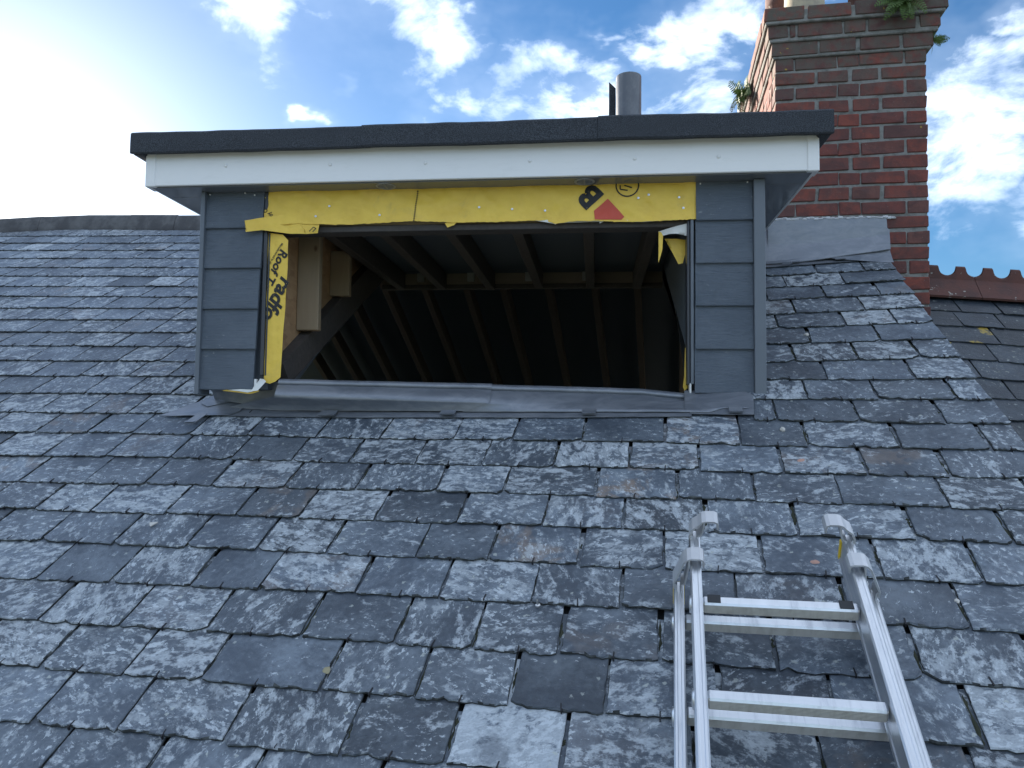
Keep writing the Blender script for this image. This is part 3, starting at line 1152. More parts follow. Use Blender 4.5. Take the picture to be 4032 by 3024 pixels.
def tri_board(name, x0, x1, poly, mat):
    n = len(poly)
    v = [(x, y, z) for x in (x0, x1) for y, z in poly]
    dmesh(name, v, [tuple(range(n)), tuple(range(n, 2 * n))[::-1]] + [(a, n + a, n + (a + 1) % n, (a + 1) % n) for a in range(n)], mat)


tri_board('osb_sheet', -1.2075, -1.1965, [(D + .015, .20), (D + .015, .873), (4.05, .873)], 'osb')
tri_board('lining_sheet', .3485, .3595, [(D + .08, .20), (D + .08, .873), (4.05, .873)], 'dark_felt')
tri_board('trimmer_rafter', -1.196, -1.150, [(2.73, .235), (2.80, .165), (4.30, .935), (4.30, 1.04), (3.9, .89)], 'old_timber')
dbox('stud', (-1.1955, 2.955, .39), (-1.105, 2.992, .79), 'new_timber', .003)
dbox('stud', (-1.1955, 3.330, .595), (-1.105, 3.366, .80), 'new_timber', .003)
for i, x in enumerate((-1.08, -.85, -.58, -.31, -.03, .22)):
    dbox('joist', (x - .022, D + .102, .775), (x + .022, 4.16 + .02 * (i % 3), .872), 'old_timber', .003, .001)
dbox('ceiling_board', (-1.205, D + .102, .8735), (.355, 4.35, .885), 'dark_felt', 0)
dbox('header', (-1.20, 4.21, .81), (.36, 4.255, .955), 'plywood', .002)
dbox('header', (-1.20, 4.195, .785), (.36, 4.235, .809), 'old_timber', .002)
for x in (-1.00, -.715, -.39, -.075, .21):
    dbox('joist_hanger', (x, 4.196, .825), (x + .040, 4.208, .945), 'steel', .001)

# ---- yellow roofing membrane
mem = dormer
mr_ = random.Random(11)


def sheet(name, poly, mat, ybase, amp=.002, cuts=2, curl=None, parent=None, seed=0.0, thick=.0):
    bm = bmesh.new()
    vs_ = [bm.verts.new((x, 0, z)) for x, z in poly]
    bm.faces.new(vs_)
    bmesh.ops.triangulate(bm, faces=bm.faces, ngon_method='EAR_CLIP')
    for _ in range(cuts):
        bmesh.ops.subdivide_edges(bm, edges=bm.edges, cuts=1, use_grid_fill=True)
    for v in bm.verts:
        x, z = v.co.x, v.co.z
        y = ybase + amp * noise.noise(Vector((x * 11 + seed, z * 9, seed))) + amp * .5 * noise.noise(Vector((x * 30, z * 26, seed + 3)))
        if curl:
            y += curl(x, z)
        v.co = Vector((x, y, z)) - DO
    bmesh.ops.recalc_face_normals(bm, faces=bm.faces)
    me = bpy.data.meshes.new(name)
    bm.to_mesh(me)
    bm.free()
    me.polygons.foreach_set('use_smooth', [True] * len(me.polygons))
    me.materials.append(MATS[mat])
    return link(name, me, parent or dormer)


def band_y(x, z):
    w = max(0, (.893 - z) / .15)
    cr_ = noise.noise(Vector((x * 9 + z * 14, z * 5, 11)))
    return (D - .012 + .0085 * noise.noise(Vector((x * 6, z * 10, 1))) + .0045 * noise.noise(Vector((x * 19, z * 22, 4))) + .0018 * noise.noise(Vector((x * 52, z * 40, 6))) - .0025 * max(0, 1 - abs(cr_) * 6)
            - .005 * w * w * (1 + noise.noise(Vector((x * 5, 0, 8)))))


def strip_y(x, z):
    return D - .004 + .0055 * noise.noise(Vector((x * 22, z * 8, 2.2))) + .0024 * noise.noise(Vector((x * 50, z * 19, 5))) - .003 * max(0, (x + 1.19) / .06)


def conform(ob, fn, off):
    for q in ob.data.vertices:
        q.co.y = fn(q.co.x + DO.x, q.co.z + DO.z) - off - DO.y
    return ob


# head band as a fine grid so that it can ripple
nx, nz = 200, 18
bx = [-1.224, -1.10, -.95, -.80, -.66, -.50, -.35, -.225, -.182, -.147, -.093, .011, .069, .166, .27, .345]
bz = [.742, .750, .744, .748, .752, .745, .744, .747, .748, .734, .740, .740, .737, .735, .738, .741]
v, f = [], []
for i in range(nx + 1):
    x = -1.224 + 1.569 * i / nx
    zb = interp(x, bx, bz) + .0012 * mr_.uniform(-1, 1)
    for j in range(nz + 1):
        z = zb + (.893 - zb) * j / nz
        y = band_y(x, z)
        v.append((x, y, z))
for i in range(nx):
    for j in range(nz):
        a = i * (nz + 1) + j
        f.append((a, a + nz + 1, a + nz + 2, a + 1))
band = dmesh('membrane', v, f, 'membrane', True)
sheet('membrane_edge', [(-.225, .749), (-.182, .747), (-.150, .735), (-.145, .7315), (-.139, .736), (-.093, .738), (.01, .739), (.012, .733), (.03, .742), (.0, .747), (-.1, .750)], 'membrane_back', D - .0125, .001, 1)
sheet('membrane_edge', [(-.545, .744), (-.535, .728), (-.510, .737), (-.50, .748), (-.53, .751)], 'membrane', D - .0115, .001, 1)
sheet('membrane_edge', [(.03, .7405), (.17, .7355), (.30, .744), (.325, .748), (.17, .743), (.06, .745)], 'membrane_back', D - .0115, .001, 1)
# torn flap that hangs out over the left post
flap = sheet('membrane_flap', [(-1.284, .757), (-1.230, .769), (-1.172, .780), (-1.093, .797), (-1.092, .760), (-1.050, .757), (-1.011, .752), (-1.017, .714), (-1.060, .711), (-1.117, .712),
                               (-1.181, .720), (-1.224, .724), (-1.279, .715), (-1.281, .722), (-1.262, .739), (-1.270, .750)], 'membrane', D - .018, .006, 3,
             lambda x, z: -.030 * max(0, (-1.13 - x) / .15))
# strip down the left jamb
strip = sheet('membrane', [(-1.214, .722), (-1.154, .713), (-1.132, .691), (-1.1325, .588), (-1.136, .485), (-1.142, .357), (-1.158, .215), (-1.148, .184), (-1.168, .168), (-1.190, .160), (-1.212, .166), (-1.212, .30), (-1.212, .50)],
              'membrane', 0, 0, 4, strip_y)
sheet('membrane_edge', [(-1.198, .168), (-1.210, .150), (-1.222, .133), (-1.247, .130), (-1.242, .146), (-1.222, .178), (-1.208, .176)], 'membrane_back', D - .012, .005, 2, lambda x, z: -.02 * max(0, (.17 - z) / .04))
sheet('membrane_edge', [(-1.362, .132), (-1.300, .126), (-1.262, .121), (-1.240, .124), (-1.222, .130), (-1.219, .134), (-1.26, .133), (-1.30, .136), (-1.345, .137)], 'membrane', D - .022, .004, 2)
sheet('membrane_edge', [(-1.338, .135), (-1.300, .131), (-1.262, .126), (-1.242, .130), (-1.245, .137), (-1.29, .138)], 'membrane_back', D - .027, .003, 2)
# torn corner at the right of the head
sheet('membrane_flap', [(.218, .710), (.262, .719), (.327, .734), (.326, .712), (.325, .686), (.300, .692), (.280, .696), (.255, .697), (.236, .694)], 'membrane_back', D + .004, .004, 2, lambda x, z: .02 * max(0, (.27 - x) / .05))
sheet('membrane_flap', [(.219, .709), (.228, .706), (.235, .694), (.234, .672), (.233, .646), (.227, .622), (.219, .597), (.221, .640), (.223, .690)], 'membrane', D + .018, .004, 2)
sheet('membrane_flap', [(.244, .693), (.285, .692), (.325, .687), (.323, .668), (.319, .645), (.308, .603), (.293, .600), (.268, .649), (.256, .676)], 'membrane', D + .060, .006, 2)
sheet('membrane_flap', [(.314, .30), (.322, .28), (.322, .155), (.312, .145), (.306, .160), (.311, .20)], 'membrane', D + .045, .003, 2)


# ---- print on the membrane
def text_mesh(body, size, bold=0.0, shear=0.0):
    cu = bpy.data.curves.new('lettering', 'FONT')
    cu.body = body
    cu.size = size
    cu.offset = bold
    cu.shear = shear
    cu.resolution_u = 4
    ob = bpy.data.objects.new('lettering', cu)
    COL.objects.link(ob)
    dg = bpy.context.evaluated_depsgraph_get()
    me = bpy.data.meshes.new_from_object(ob.evaluated_get(dg))
    bpy.data.objects.remove(ob)
    return me


def lettering(body, size, x, z, ang, y, parent, mat='black_print', bold=0.0, shear=0.0, stretch=1.0):
    me = text_mesh(body, size, bold, shear)
    me.materials.clear()
    me.materials.append(MATS[mat])
    c, s = cos(radians(ang)), sin(radians(ang))
    xf = frame((c * stretch, 0, s * stretch), (-s, 0, c), (0, -1, 0), Vector((x, y, z)) - DO)
    me.transform(xf)
    bm = bmesh.new()
    bm.from_mesh(me)
    bmesh.ops.triangulate(bm, faces=bm.faces)
    for _ in range(4):      # fine enough to follow the folds of the sheet
        long_ = [e for e in bm.edges if e.calc_length() > .006]
        if not long_:
            break
        bmesh.ops.subdivide_edges(bm, edges=long_, cuts=1)
        bmesh.ops.triangulate(bm, faces=bm.faces)
    bm.to_mesh(me)
    bm.free()
    return link('lettering', me, parent)


def flat(name, poly, mat, y, parent):
    me = bpy.data.meshes.new(name)
    me.from_pydata([tuple(Vector((x, y, z)) - DO) for x, z in poly], [], [tuple(range(len(poly)))])
    me.materials.append(MATS[mat])
    return link(name, me, parent)


YP = D - .0155
conform(sheet('red_emblem', [(-.009, .777), (.040, .821), (.098, .755), (.088, .7445), (-.005, .7445)], 'red_print', 0, 0, 4, None, band), band_y, .0020)
conform(lettering('B', .112, .026, .832, 133, YP, band, bold=.0048), band_y, .0020)
mb = MB()
for k_ in range(48):
    a0, a1 = 2 * pi * k_ / 48, 2 * pi * (k_ + 1) / 48
    ps = [(.108 + r * cos(a), .8665 + r * sin(a)) for r, a in ((.037, a0), (.0415, a0), (.0415, a1), (.037, a1))]
    mb.add([Vector((x, YP, z)) - DO for x, z in ps], [(0, 1, 2, 3)])
for (xa, za, xb, zb) in ((.083, .868, .083, .853), (.083, .853, .109, .848), (.097, .8665, .124, .858)):
    dx, dz = xb - xa, zb - za
    L_ = math.hypot(dx, dz)
    px, pz_ = -dz / L_ * .0022, dx / L_ * .0022
    mb.add([Vector((x, YP, z)) - DO for x, z in ((xa - px, za - pz_), (xa + px, za + pz_), (xb + px, zb + pz_), (xb - px, zb - pz_))], [(0, 1, 2, 3)])
conform(mb.build('ring_emblem', 'black_print', band), band_y, .0020)
mb = MB()
for i in range(15):
    z = .866 - i * .0078
    x = -.647 - .010 * (i / 14)
    mb.add([Vector(p) - DO for p in ((x - .0026, YP, z), (x + .0026, YP, z), (x + .0026, YP, z - .0048), (x - .0026, YP, z - .0048))], [(0, 1, 2, 3)])
conform(mb.build('dashed_line', 'black_print', band), band_y, .0020)
conform(lettering('k by C', .021, -1.178, .774, 139, YP, band, bold=.0004), band_y, .0020)
conform(lettering('Manufactured in the UK', .0118, -1.156, .682, -124, D - .0115, strip, bold=.0002), strip_y, .0022)
conform(lettering('Roof T', .047, -1.158, .661, -116, D - .0115, strip, bold=.0014, shear=.2), strip_y, .0022)
conform(lettering('radfo', .078, -1.153, .560, -117, D - .0115, strip, bold=.0026, shear=.2), strip_y, .0022)
mb = MB()
for (xa, za, xb, zb) in ((-1.046, .718, -1.030, .734), (-1.030, .734, -1.020, .728), (-1.033, .716, -1.020, .729)):
    dx, dz = xb - xa, zb - za
    L_ = math.hypot(dx, dz)
    px, pz_ = -dz / L_ * .0016, dx / L_ * .0016
    mb.add([Vector((x, D - .0275, z)) - DO for x, z in ((xa - px, za - pz_), (xa + px, za + pz_), (xb + px, zb + pz_), (xb - px, zb - pz_))], [(0, 1, 2, 3)])
mb.build('chevron_mark', 'black_print', flap)
for x, z in ((-.182, .782), (.146, .820), (.182, .831), (.287, .820), (.302, .782), (-1.024, .775), (-.977, .815), (-.786, .777), (-.42, .80), (-.30, .79)):
    mb = lathe(MB(), [(.0042, 0), (.0042, .002), (.0, .0026)], 0, 0, 10)
    xf = frame((1, 0, 0), (0, 0, 1), (0, -1, 0), Vector((x, band_y(x, z) - .001, z)) - DO)
    mb.v = [tuple(xf @ Vector(p)) for p in mb.v]
    mb.build('nail_head', 'steel', band)

# ---- lead: apron dressed over the sill and down on to the slates
up_n = Vector(CN)


def P(u, v, h):
    return ROOF @ Vector((u, v, h))


def lead_apron(x0, x1, seed, off):
    nx = 60
    v, f = [], []
    cnt = 0
    for i in range(nx + 1):
        x = x0 + (x1 - x0) * i / nx
        w = noise.noise(Vector((x * 4, seed, 0)))
        w2 = noise.noise(Vector((x * 15, seed, 3)))
        zt = interp(x, [-1.16, -.585, -.048, .16, .30, .345], [.177, .167, .156, .151, .137, .132]) + .0022 * w + .001 * w2
        tt = (x + 1.155) / 1.505
        uu_ = -1.10 + tt * 1.80
        lowv = interp(uu_, [-1.12, -.9, -.3, .55, .66, .70], [.060, .034, .026, .022, .018, .044]) + .0018 * w2
        fy = interp(x, [-1.16, .35], [D - .040, D - .066])
        fz = interp(x, [-1.16, -.31, .35], [.108, .092, .088]) + .001 * w
        end = P(uu_, lowv, .0085 + .0012 * w2)
        fold = Vector((x, fy, fz))
        pr = [Vector((x, D + .050, zt - .012)), Vector((x, D + .030, zt)), Vector((x, D + .006, zt - .001)), Vector((x, D - .004, zt - .008 + .001 * w)),
              Vector((x, D - .008, zt - .016)), Vector((x, D - .004, zt - .0215)), Vector((x, D + .004, zt - .0235)), Vector((x, D - .012, zt - .0255 + .0008 * w2)),
              fold.lerp(Vector((x, D - .014, zt - .030)), .45), fold, fold.lerp(end, .15), fold.lerp(end, .55) + up_n * .001 * w, end, P(uu_, lowv - .001, .0055)]
        v += [p + up_n * off for p in pr]
        cnt = len(pr)
    for i in range(nx):
        for j in range(cnt - 1):
            f.append((i * cnt + j, i * cnt + j + 1, (i + 1) * cnt + j + 1, (i + 1) * cnt + j))
    dmesh('lead_apron', v, f, 'lead', True)


lead_apron(-.385, .420, 2.0, 0.0)
lead_apron(-1.155, -.366, 5.0, .003)


def roof_sheet(name, poly, mat, h, parent, inv, amp=.0015, cuts=2, th=.002, hfun=None, seed=0.0):
    """a sheet lying on the slope, given in roof coordinates"""
    bm = bmesh.new()
    bm.faces.new([bm.verts.new((u, v, 0)) for u, v in poly])
    bmesh.ops.triangulate(bm, faces=bm.faces, ngon_method='EAR_CLIP')
    for _ in range(cuts):
        bmesh.ops.subdivide_edges(bm, edges=bm.edges, cuts=1, use_grid_fill=True)
    for q in bm.verts:
        u, v = q.co.x, q.co.y
        q.co.z = h + amp * noise.noise(Vector((u * 14, v * 14, seed))) + (hfun(u, v) if hfun else 0)
    bmesh.ops.recalc_face_normals(bm, faces=bm.faces)
    ex = bmesh.ops.extrude_face_region(bm, geom=bm.faces[:], use_keep_orig=True)
    bmesh.ops.translate(bm, verts=[e for e in ex['geom'] if isinstance(e, bmesh.types.BMVert)], vec=(0, 0, -th))
    bm.transform(inv)
    bmesh.ops.recalc_face_normals(bm, faces=bm.faces)
    me = bpy.data.meshes.new(name)
    bm.to_mesh(me)
    bm.free()
    me.materials.append(MATS[mat])
    return link(name, me, parent)


D_INV = Matrix.Translation(-DO) @ ROOF
roof_sheet('lead_soaker', [(-1.09, .006), (-.85, .0), (-.55, -.006), (-.2, -.004), (.2, -.006), (.55, .0), (.60, .0), (.62, .10), (.0, .11), (-.6, .11), (-1.05, .11)], 'lead', .0015, dormer, D_INV, .0012, 3, seed=1)
roof_sheet('lead_soaker', [(.60, .012), (.70, .010), (.797, .006), (.803, .08), (.806, .135), (.77, .17), (.58, .17), (.58, .05)], 'lead', .004, dormer, D_INV, .0012, 2, seed=2)
roof_sheet('lead_soaker', [(-1.372, .0), (-1.25, -.002), (-1.08, .006), (-1.05, .035), (-1.05, .15), (-1.14, .20), (-1.20, .17), (-1.215, .10), (-1.25, .055)], 'lead', .007, dormer, D_INV, .003, 3, seed=3)
roof_sheet('lead_soaker', [(-1.245, .085), (-1.20, .06), (-1.12, .10), (-1.09, .16), (-1.09, .24), (-1.19, .24), (-1.225, .14)], 'lead', .012, dormer, D_INV, .002, 2, seed=4)
roof_sheet('lead_soaker', [(-1.10, .135), (-1.06, .118), (-.99, .115), (-.965, .135), (-.955, .17), (-1.10, .18)], 'lead', .018, dormer, D_INV, .001, 2, seed=6)
mbl = []
for i in range(13):
    x = -1.452 + .40 * i / 12
    uL = -1.20 + .24 * i / 12
    w = .002 * noise.noise(Vector((x * 14, 2, 0)))
    e_ = P(uL, interp(uL, [-1.2, -1.05], [.115, .075]), .012)
    t_ = Vector((x, D + .050, .170))
    mbl += [t_, t_.lerp(e_, .33) + Vector((0, w, 0)), t_.lerp(e_, .66) + Vector((0, w, 0)), e_]
dmesh('lead_upstand', mbl, [(i * 4 + j, i * 4 + j + 1, i * 4 + j + 5, i * 4 + j + 4) for i in range(12) for j in range(3)], 'lead', True)
for (ua, ub, va, vb, tilt) in ((-.713, -.650, -.012, .024, .0), (-.257, -.203, -.006, .030, .0), (.241, .288, -.004, .034, .0), (.720, .763, .006, .050, .004), (-1.200, -1.160, -.062, -.004, .004)):
    sk = -.03 if ua < -1.1 else 0
    roof_sheet('lead_clip', [(ua + sk * .8, va), (ub + sk * .8, va), (ub, vb), (ua, vb)], 'lead', .0125, dormer, D_INV, .0008, 1, .0025, lambda u, v, va=va, t=tilt: t * (v - va) / .04)
    roof_sheet('lead_clip', [(ua + sk * .8 + .001, va - .001), (ub + sk * .8 - .001, va - .001), (ub + sk * .7, va + .008), (ua + sk * .7, va + .008)], 'lead', .0165, dormer, D_INV, .0006, 1, .002)

# ------------------------------------------------------------------ soil vent pipe on the flat roof
pipe = thing('vent_pipe', 'grey vent pipe rising behind the dormer felt edge', 'pipe', Matrix.Translation((.1335, 3.22, 1.07)))
mb = lathe(MB(), [(.053, 0), (.0535, .43), (.0525, .4335), (.0495, .4335), (.0485, .425), (.0485, .02), (.0, .02)], 0, 0, 48)
mb.build('pipe_wall', 'pipe_grey', pipe, True)
mb = lathe(MB(), [(.115, 0), (.11, .006), (.062, .012), (.0545, .05), (.0532, .05)], 0, 0, 40)
mb.build('pipe_collar', 'lead', pipe, True)
strip_o = thing('felt_offcut', 'dark upright felt upstand strip beside the grey vent pipe', 'felt strip', Matrix.Translation((.06, 3.235, 1.07)))
v, f = [], []
for i in range(9):
    t_ = i / 8
    z = .415 * t_
    for (x, y) in ((-.018 + .004 * t_, .0), (.018, .004)):
        zz = z + (.012 if (x < 0 and i == 8) else 0) - (.014 if (x > 0 and i == 8) else 0)
        v.append((x + .006 * sin(t_ * 2.2) * (1 if x < 0 else .3), y + .01 * t_, zz))
n0 = len(v)
v += [(x, y + .005, z) for x, y, z in v]
for i in range(8):
    a = 2 * i
    f += [(a, a + 1, a + 3, a + 2), (n0 + a, n0 + a + 2, n0 + a + 3, n0 + a + 1), (a, a + 2, n0 + a + 2, n0 + a), (a + 1, n0 + a + 1, n0 + a + 3, a + 3)]
f.append((16, 17, n0 + 17, n0 + 16))
mesh('felt_sheet', v, f, 'felt', strip_o)

# ------------------------------------------------------------------ chimney stack; x across the front, y into the depth, z up
ya, ro = -.0814, -.0043
xh = Vector((cos(ya), sin(ya), 0))
CHX = xh * cos(ro) + Vector((0, 0, sin(ro)))
CHZ = -xh * sin(ro) + Vector((0, 0, cos(ro)))
CHY = Vector((-sin(ya), cos(ya), 0))
CH = frame(CHX, CHY, CHZ, (1.07881422, 3.73907767, 0.82545544))
chim = thing('chimney_stack', 'tall red brick chimney stack with corbelled top and pots beside the dormer', 'chimney', CH)
XL, XR, E_, Z0 = -.2234, .4552, .0719, .9215
DEPTH = 1.75
mc = MB()
mc.box((XL + .004, .0045, -6.4), (XR - .004, DEPTH, .985), .004)
mc.box((XL - .012, -.012, .985), (XR + .02, DEPTH + .01, 1.06), .004)
mc.box((XL - .029, -.028, 1.06), (XR + .046, DEPTH + .03, 1.14), .004)
mc.box((XL - .050, -.050, 1.14), (XR + .072, DEPTH + .05, 1.205), .004)
mc.build('mortar_core', 'mortar', chim)
br = random.Random(17)
PA = [(0, .125), (.137, .416), (.424, .561), (.571, .851), (.868, 1)]
PB = [(0, .267), (.293, .490), (.514, .690), (.716, 1)]
brick_meshes = 0


def brick(x0, x1, y0, y1, z0, z1, grime):
    global rng
    lo, hi = Vector((x0, y0, z0)), Vector((x1, y1, z1))
    c = (lo + hi) / 2
    keep = rng
    rng = br
    v, f = bev_box(lo - c, hi - c, .003, .0028)
    rng = keep
    me = bpy.data.meshes.new('brick')
    me.from_pydata([tuple(p) for p in v], [], f)
    me.materials.append(MATS['brick'])
    a = me.attributes.new('grime', 'FLOAT', 'POINT')
    a.data.foreach_set('value', [grime] * len(v))
    ob = link('brick', me, chim, c)
    ob.rotation_euler = (br.gauss(0, .004), br.gauss(0, .006), br.gauss(0, .006))
    return ob


BH = .0585
for r_ in range(18):
    zb = Z0 - r_ * E_ + .0065 + br.uniform(-.0025, .0025)
    pat = PA if r_ % 2 == 0 else PB
    gr_ = max(0.0, .75 - .2 * r_) + br.uniform(0, .12)
    for (a, b) in pat:
        jx = br.uniform(-.003, .003)
        x0, x1 = XL + a * (XR - XL), XL + b * (XR - XL)
        if a > 0:
            x0 += jx
        brick(x0, x1, -.002 + br.uniform(-.002, .002), .098, zb, zb + BH + br.uniform(-.003, .002), gr_)
    if r_ < 10:      # left flank, lit by the sun
        y = .102 + (.09 if r_ % 2 else .0) + .012
        if r_ % 2:
            brick(XL - .001, XL + .098, .112, .192, zb, zb + BH, gr_)
        while y < DEPTH - .05:
            w = .20 if br.random() < .7 else .095
            y1 = min(y + w, DEPTH)
            brick(XL - .001 + br.uniform(-.0015, .0015), XL + .098, y, y1, zb, zb + BH + br.uniform(-.002, .002), gr_ * .4)
            y = y1 + .012
CORB = [(.998, .064, XL - .018, XR + .027, -.018, [(0, .29), (.305, .53), (.555, .795), (.82, 1)]),
        (1.079, .062, XL - .035, XR + .053, -.034, [(0, .118), (.130, .165), (.178, .44), (.452, .575), (.59, .86), (.885, 1)]),
        (1.154, .064, XL - .056, XR + .080, -.056, [(0, .225), (.245, .485), (.505, .78), (.80, 1)])]
for (zb, hh, xa, xb, yf, pat) in CORB:
    for (a, b) in pat:
        brick(xa + a * (xb - xa), xa + b * (xb - xa), yf, yf + .12, zb, zb + hh, .75 + br.uniform(0, .25))
    y = yf + .132
    while y < DEPTH:
        y1 = min(y + .205, DEPTH + .05)
        brick(xa, xa + .11, y, y1, zb, zb + hh, .6)
        brick(xb - .11, xb, y, y1, zb, zb + hh, .6)
        y = y1 + .013
# flaunching and pots
mcap = MB()
mcap.add([(XL - .03, -.03, 1.206), (XR + .05, -.03, 1.206), (XR + .05, DEPTH + .03, 1.206), (XL - .03, DEPTH + .03, 1.206),
          (XL + .03, .06, 1.245), (XR - .02, .06, 1.245), (XR - .02, DEPTH - .05, 1.245), (XL + .03, DEPTH - .05, 1.245)],
         [(0, 3, 2, 1), (4, 5, 6, 7), (0, 1, 5, 4), (1, 2, 6, 5), (2, 3, 7, 6), (3, 0, 4, 7)])
mcap.build('flaunching', 'mortar', chim)
CH_INV = CH.inverted()
for (wx, wy, rad, mat, hgt) in ((.266 * 3.98, 3.98, .108, 'buff_pot', .46), (.240 * 4.36, 4.36, .102, 'terracotta', .42), (.348 * 4.12, 4.12, .112, 'terracotta', .30), (.275 * 4.9, 4.9, .105, 'terracotta', .4)):
    c = CH_INV @ Vector((wx, wy, 2.0))
    pr = [(rad * 1.0, 1.21), (rad, 1.30), (rad * .93, 1.32), (rad * .84, 1.21 + hgt * .8), (rad * .98, 1.21 + hgt * .86), (rad * .98, 1.21 + hgt), (rad * .8, 1.21 + hgt), (rad * .72, 1.26), (0, 1.26)]
    if mat == 'terracotta':
        pr = [(rad * .8, 1.21), (rad * 1.02, 1.262), (rad * 1.05, 1.285), (rad * .98, 1.30)] + pr[2:]
    lathe(MB(), pr, c.x, c.y, 40).build('chimney_pot', mat, chim, True)
# lead apron at the foot of the stack
def clead(name, poly, yb, mat='lead', amp=.002):
    bm = bmesh.new()
    bm.faces.new([bm.verts.new((x, 0, z)) for x, z in poly])
    bmesh.ops.triangulate(bm, faces=bm.faces, ngon_method='EAR_CLIP')
    for _ in range(3):
        bmesh.ops.subdivide_edges(bm, edges=bm.edges, cuts=1, use_grid_fill=True)
    for q in bm.verts:
        q.co.y = yb + amp * noise.noise(Vector((q.co.x * 12, q.co.z * 12, 3))) - .012 * max(0, (.09 - q.co.z) / .06) ** 2
    ex = bmesh.ops.extrude_face_region(bm, geom=bm.faces[:], use_keep_orig=True)
    bmesh.ops.translate(bm, verts=[e for e in ex['geom'] if isinstance(e, bmesh.types.BMVert)], vec=(0, .003, 0))
    bmesh.ops.recalc_face_normals(bm, faces=bm.faces)
    me = bpy.data.meshes.new(name)
    bm.to_mesh(me)
    bm.free()
    me.materials.append(MATS[mat])
    return link(name, me, chim)


clead('lead_flashing', [(-.26, .192), (-.193, .195), (.02, .196), (.269, .190), (.273, .12), (.284, -.035), (.24, -.035), (.05, -.01), (-.15, .030), (-.26, .040)], -.010)
ms = MB()
for i in range(30):
    x = -.22 + .52 * i / 29
    z = .196 - .008 * (i / 29) + br.uniform(-.003, .003)
    rr2 = br.uniform(.004, .0085)
    ms.box((x - .011, -.013, z - rr2 * .6), (x + .011, .004, z + rr2), .003, .0015)
ms.build('sealant_bead', 'silicone', chim)
C_INV = CH_INV @ ROOF
roof_sheet('lead_flashing', [(.86, 1.475), (.86, 1.40), (1.0, 1.40), (1.25, 1.425), (1.53, 1.452), (1.535, 1.53), (1.50, 1.58), (.86, 1.57)], 'lead', .010, chim, C_INV, .003, 3, .003, lambda u, v: .050 * max(0, v - 1.415) / .06, 5)
roof_sheet('lead_flashing', [(.86, 1.375), (1.0, 1.376), (1.25, 1.402), (1.532, 1.425), (1.533, 1.46), (.86, 1.43)], 'lead', .004, chim, C_INV, .002, 3, .003, None, 6)
for (ua, va) in ((1.085, 1.392), (1.045, 1.372), (1.285, 1.408)):
    roof_sheet('lead_clip', [(ua, va), (ua + .045, va + .004), (ua + .045, va + .018), (ua, va + .014)], 'lead', .016, chim, C_INV, .0008, 1)

# ------------------------------------------------------------------ neighbouring roof, a step lower beyond the gable
yn, rn, pn = radians(.5), radians(-4.0), radians(37.5)
NX = Vector((cos(yn) * cos(rn), sin(yn) * cos(rn), sin(rn)))
hy = Vector((-sin(yn), cos(yn), 0))
NA = (hy * cos(pn) + Vector((0, 0, 1)) * sin(pn))
NA = (NA - NX * NA.dot(NX)).normalized()
NN = NX.cross(NA)
NO = Vector((.4165 * 4.0, 4.0, .1735 * 4.0 - .018))
NB = frame(NX, NA, NN, NO)
nroof = thing('neighbouring_roof', 'lower dark slate roof with yellow lichen and scalloped red ridge tiles behind the verge', 'roof', NB)
nr = random.Random(31)
nrest = SlateBatch()
gN = .150
JN = [[.10, .29, .47], [.06, .245, .43], [.17, .36], [.10, .30, .50], [-.02, .20, .40], [.06, .27, .47], [-.05, .15, .36]]
for i in range(15):
    vtn = -gN * (i + 1) + .035
    vt = lambda u, q=vtn: q
    js = JN[i] if i < len(JN) else [nr.uniform(0, .2)]
    pts = joints(js, -.75, 1.75, nr)
    for a in range(len(pts) - 1):
        pm = (min(.6, max(.02, nr.gauss(.20, .12))), nr.uniform(.7, 1.3), 0.0)
        um = (pts[a] + pts[a + 1]) / 2
        seen = -.25 + .06 * i < um < .62 and i < 9
        bt = SlateBatch() if seen else nrest
        slate_shape(bt, pts[a] + .002, pts[a + 1] - .002, vt, gN, .0055, nr, pm, -3 * .0055, nseg=8, wear=.35)
        if seen:
            link('slate', bt.to_mesh('slate', 'dark_slate'), nroof)
meta(link('slates_beyond', nrest.to_mesh('slates_beyond', 'dark_slate'), nroof), kind='stuff')
nd = MB()
nd.box((-.9, -2.2, -.05), (3.2, .30, -.024))
nd.build('roof_deck', 'sarking', nroof)
wl = [NB @ Vector((-.9, -2.0, -.06)), NB @ Vector((3.2, -2.0, -.06))]
ni = NB.inverted()
mesh('front_wall', [ni @ wl[0], ni @ wl[1], ni @ Vector((wl[1].x, wl[1].y, gz)), ni @ Vector((wl[0].x, wl[0].y, gz))], [(0, 1, 2, 3)], 'render_wall', nroof)


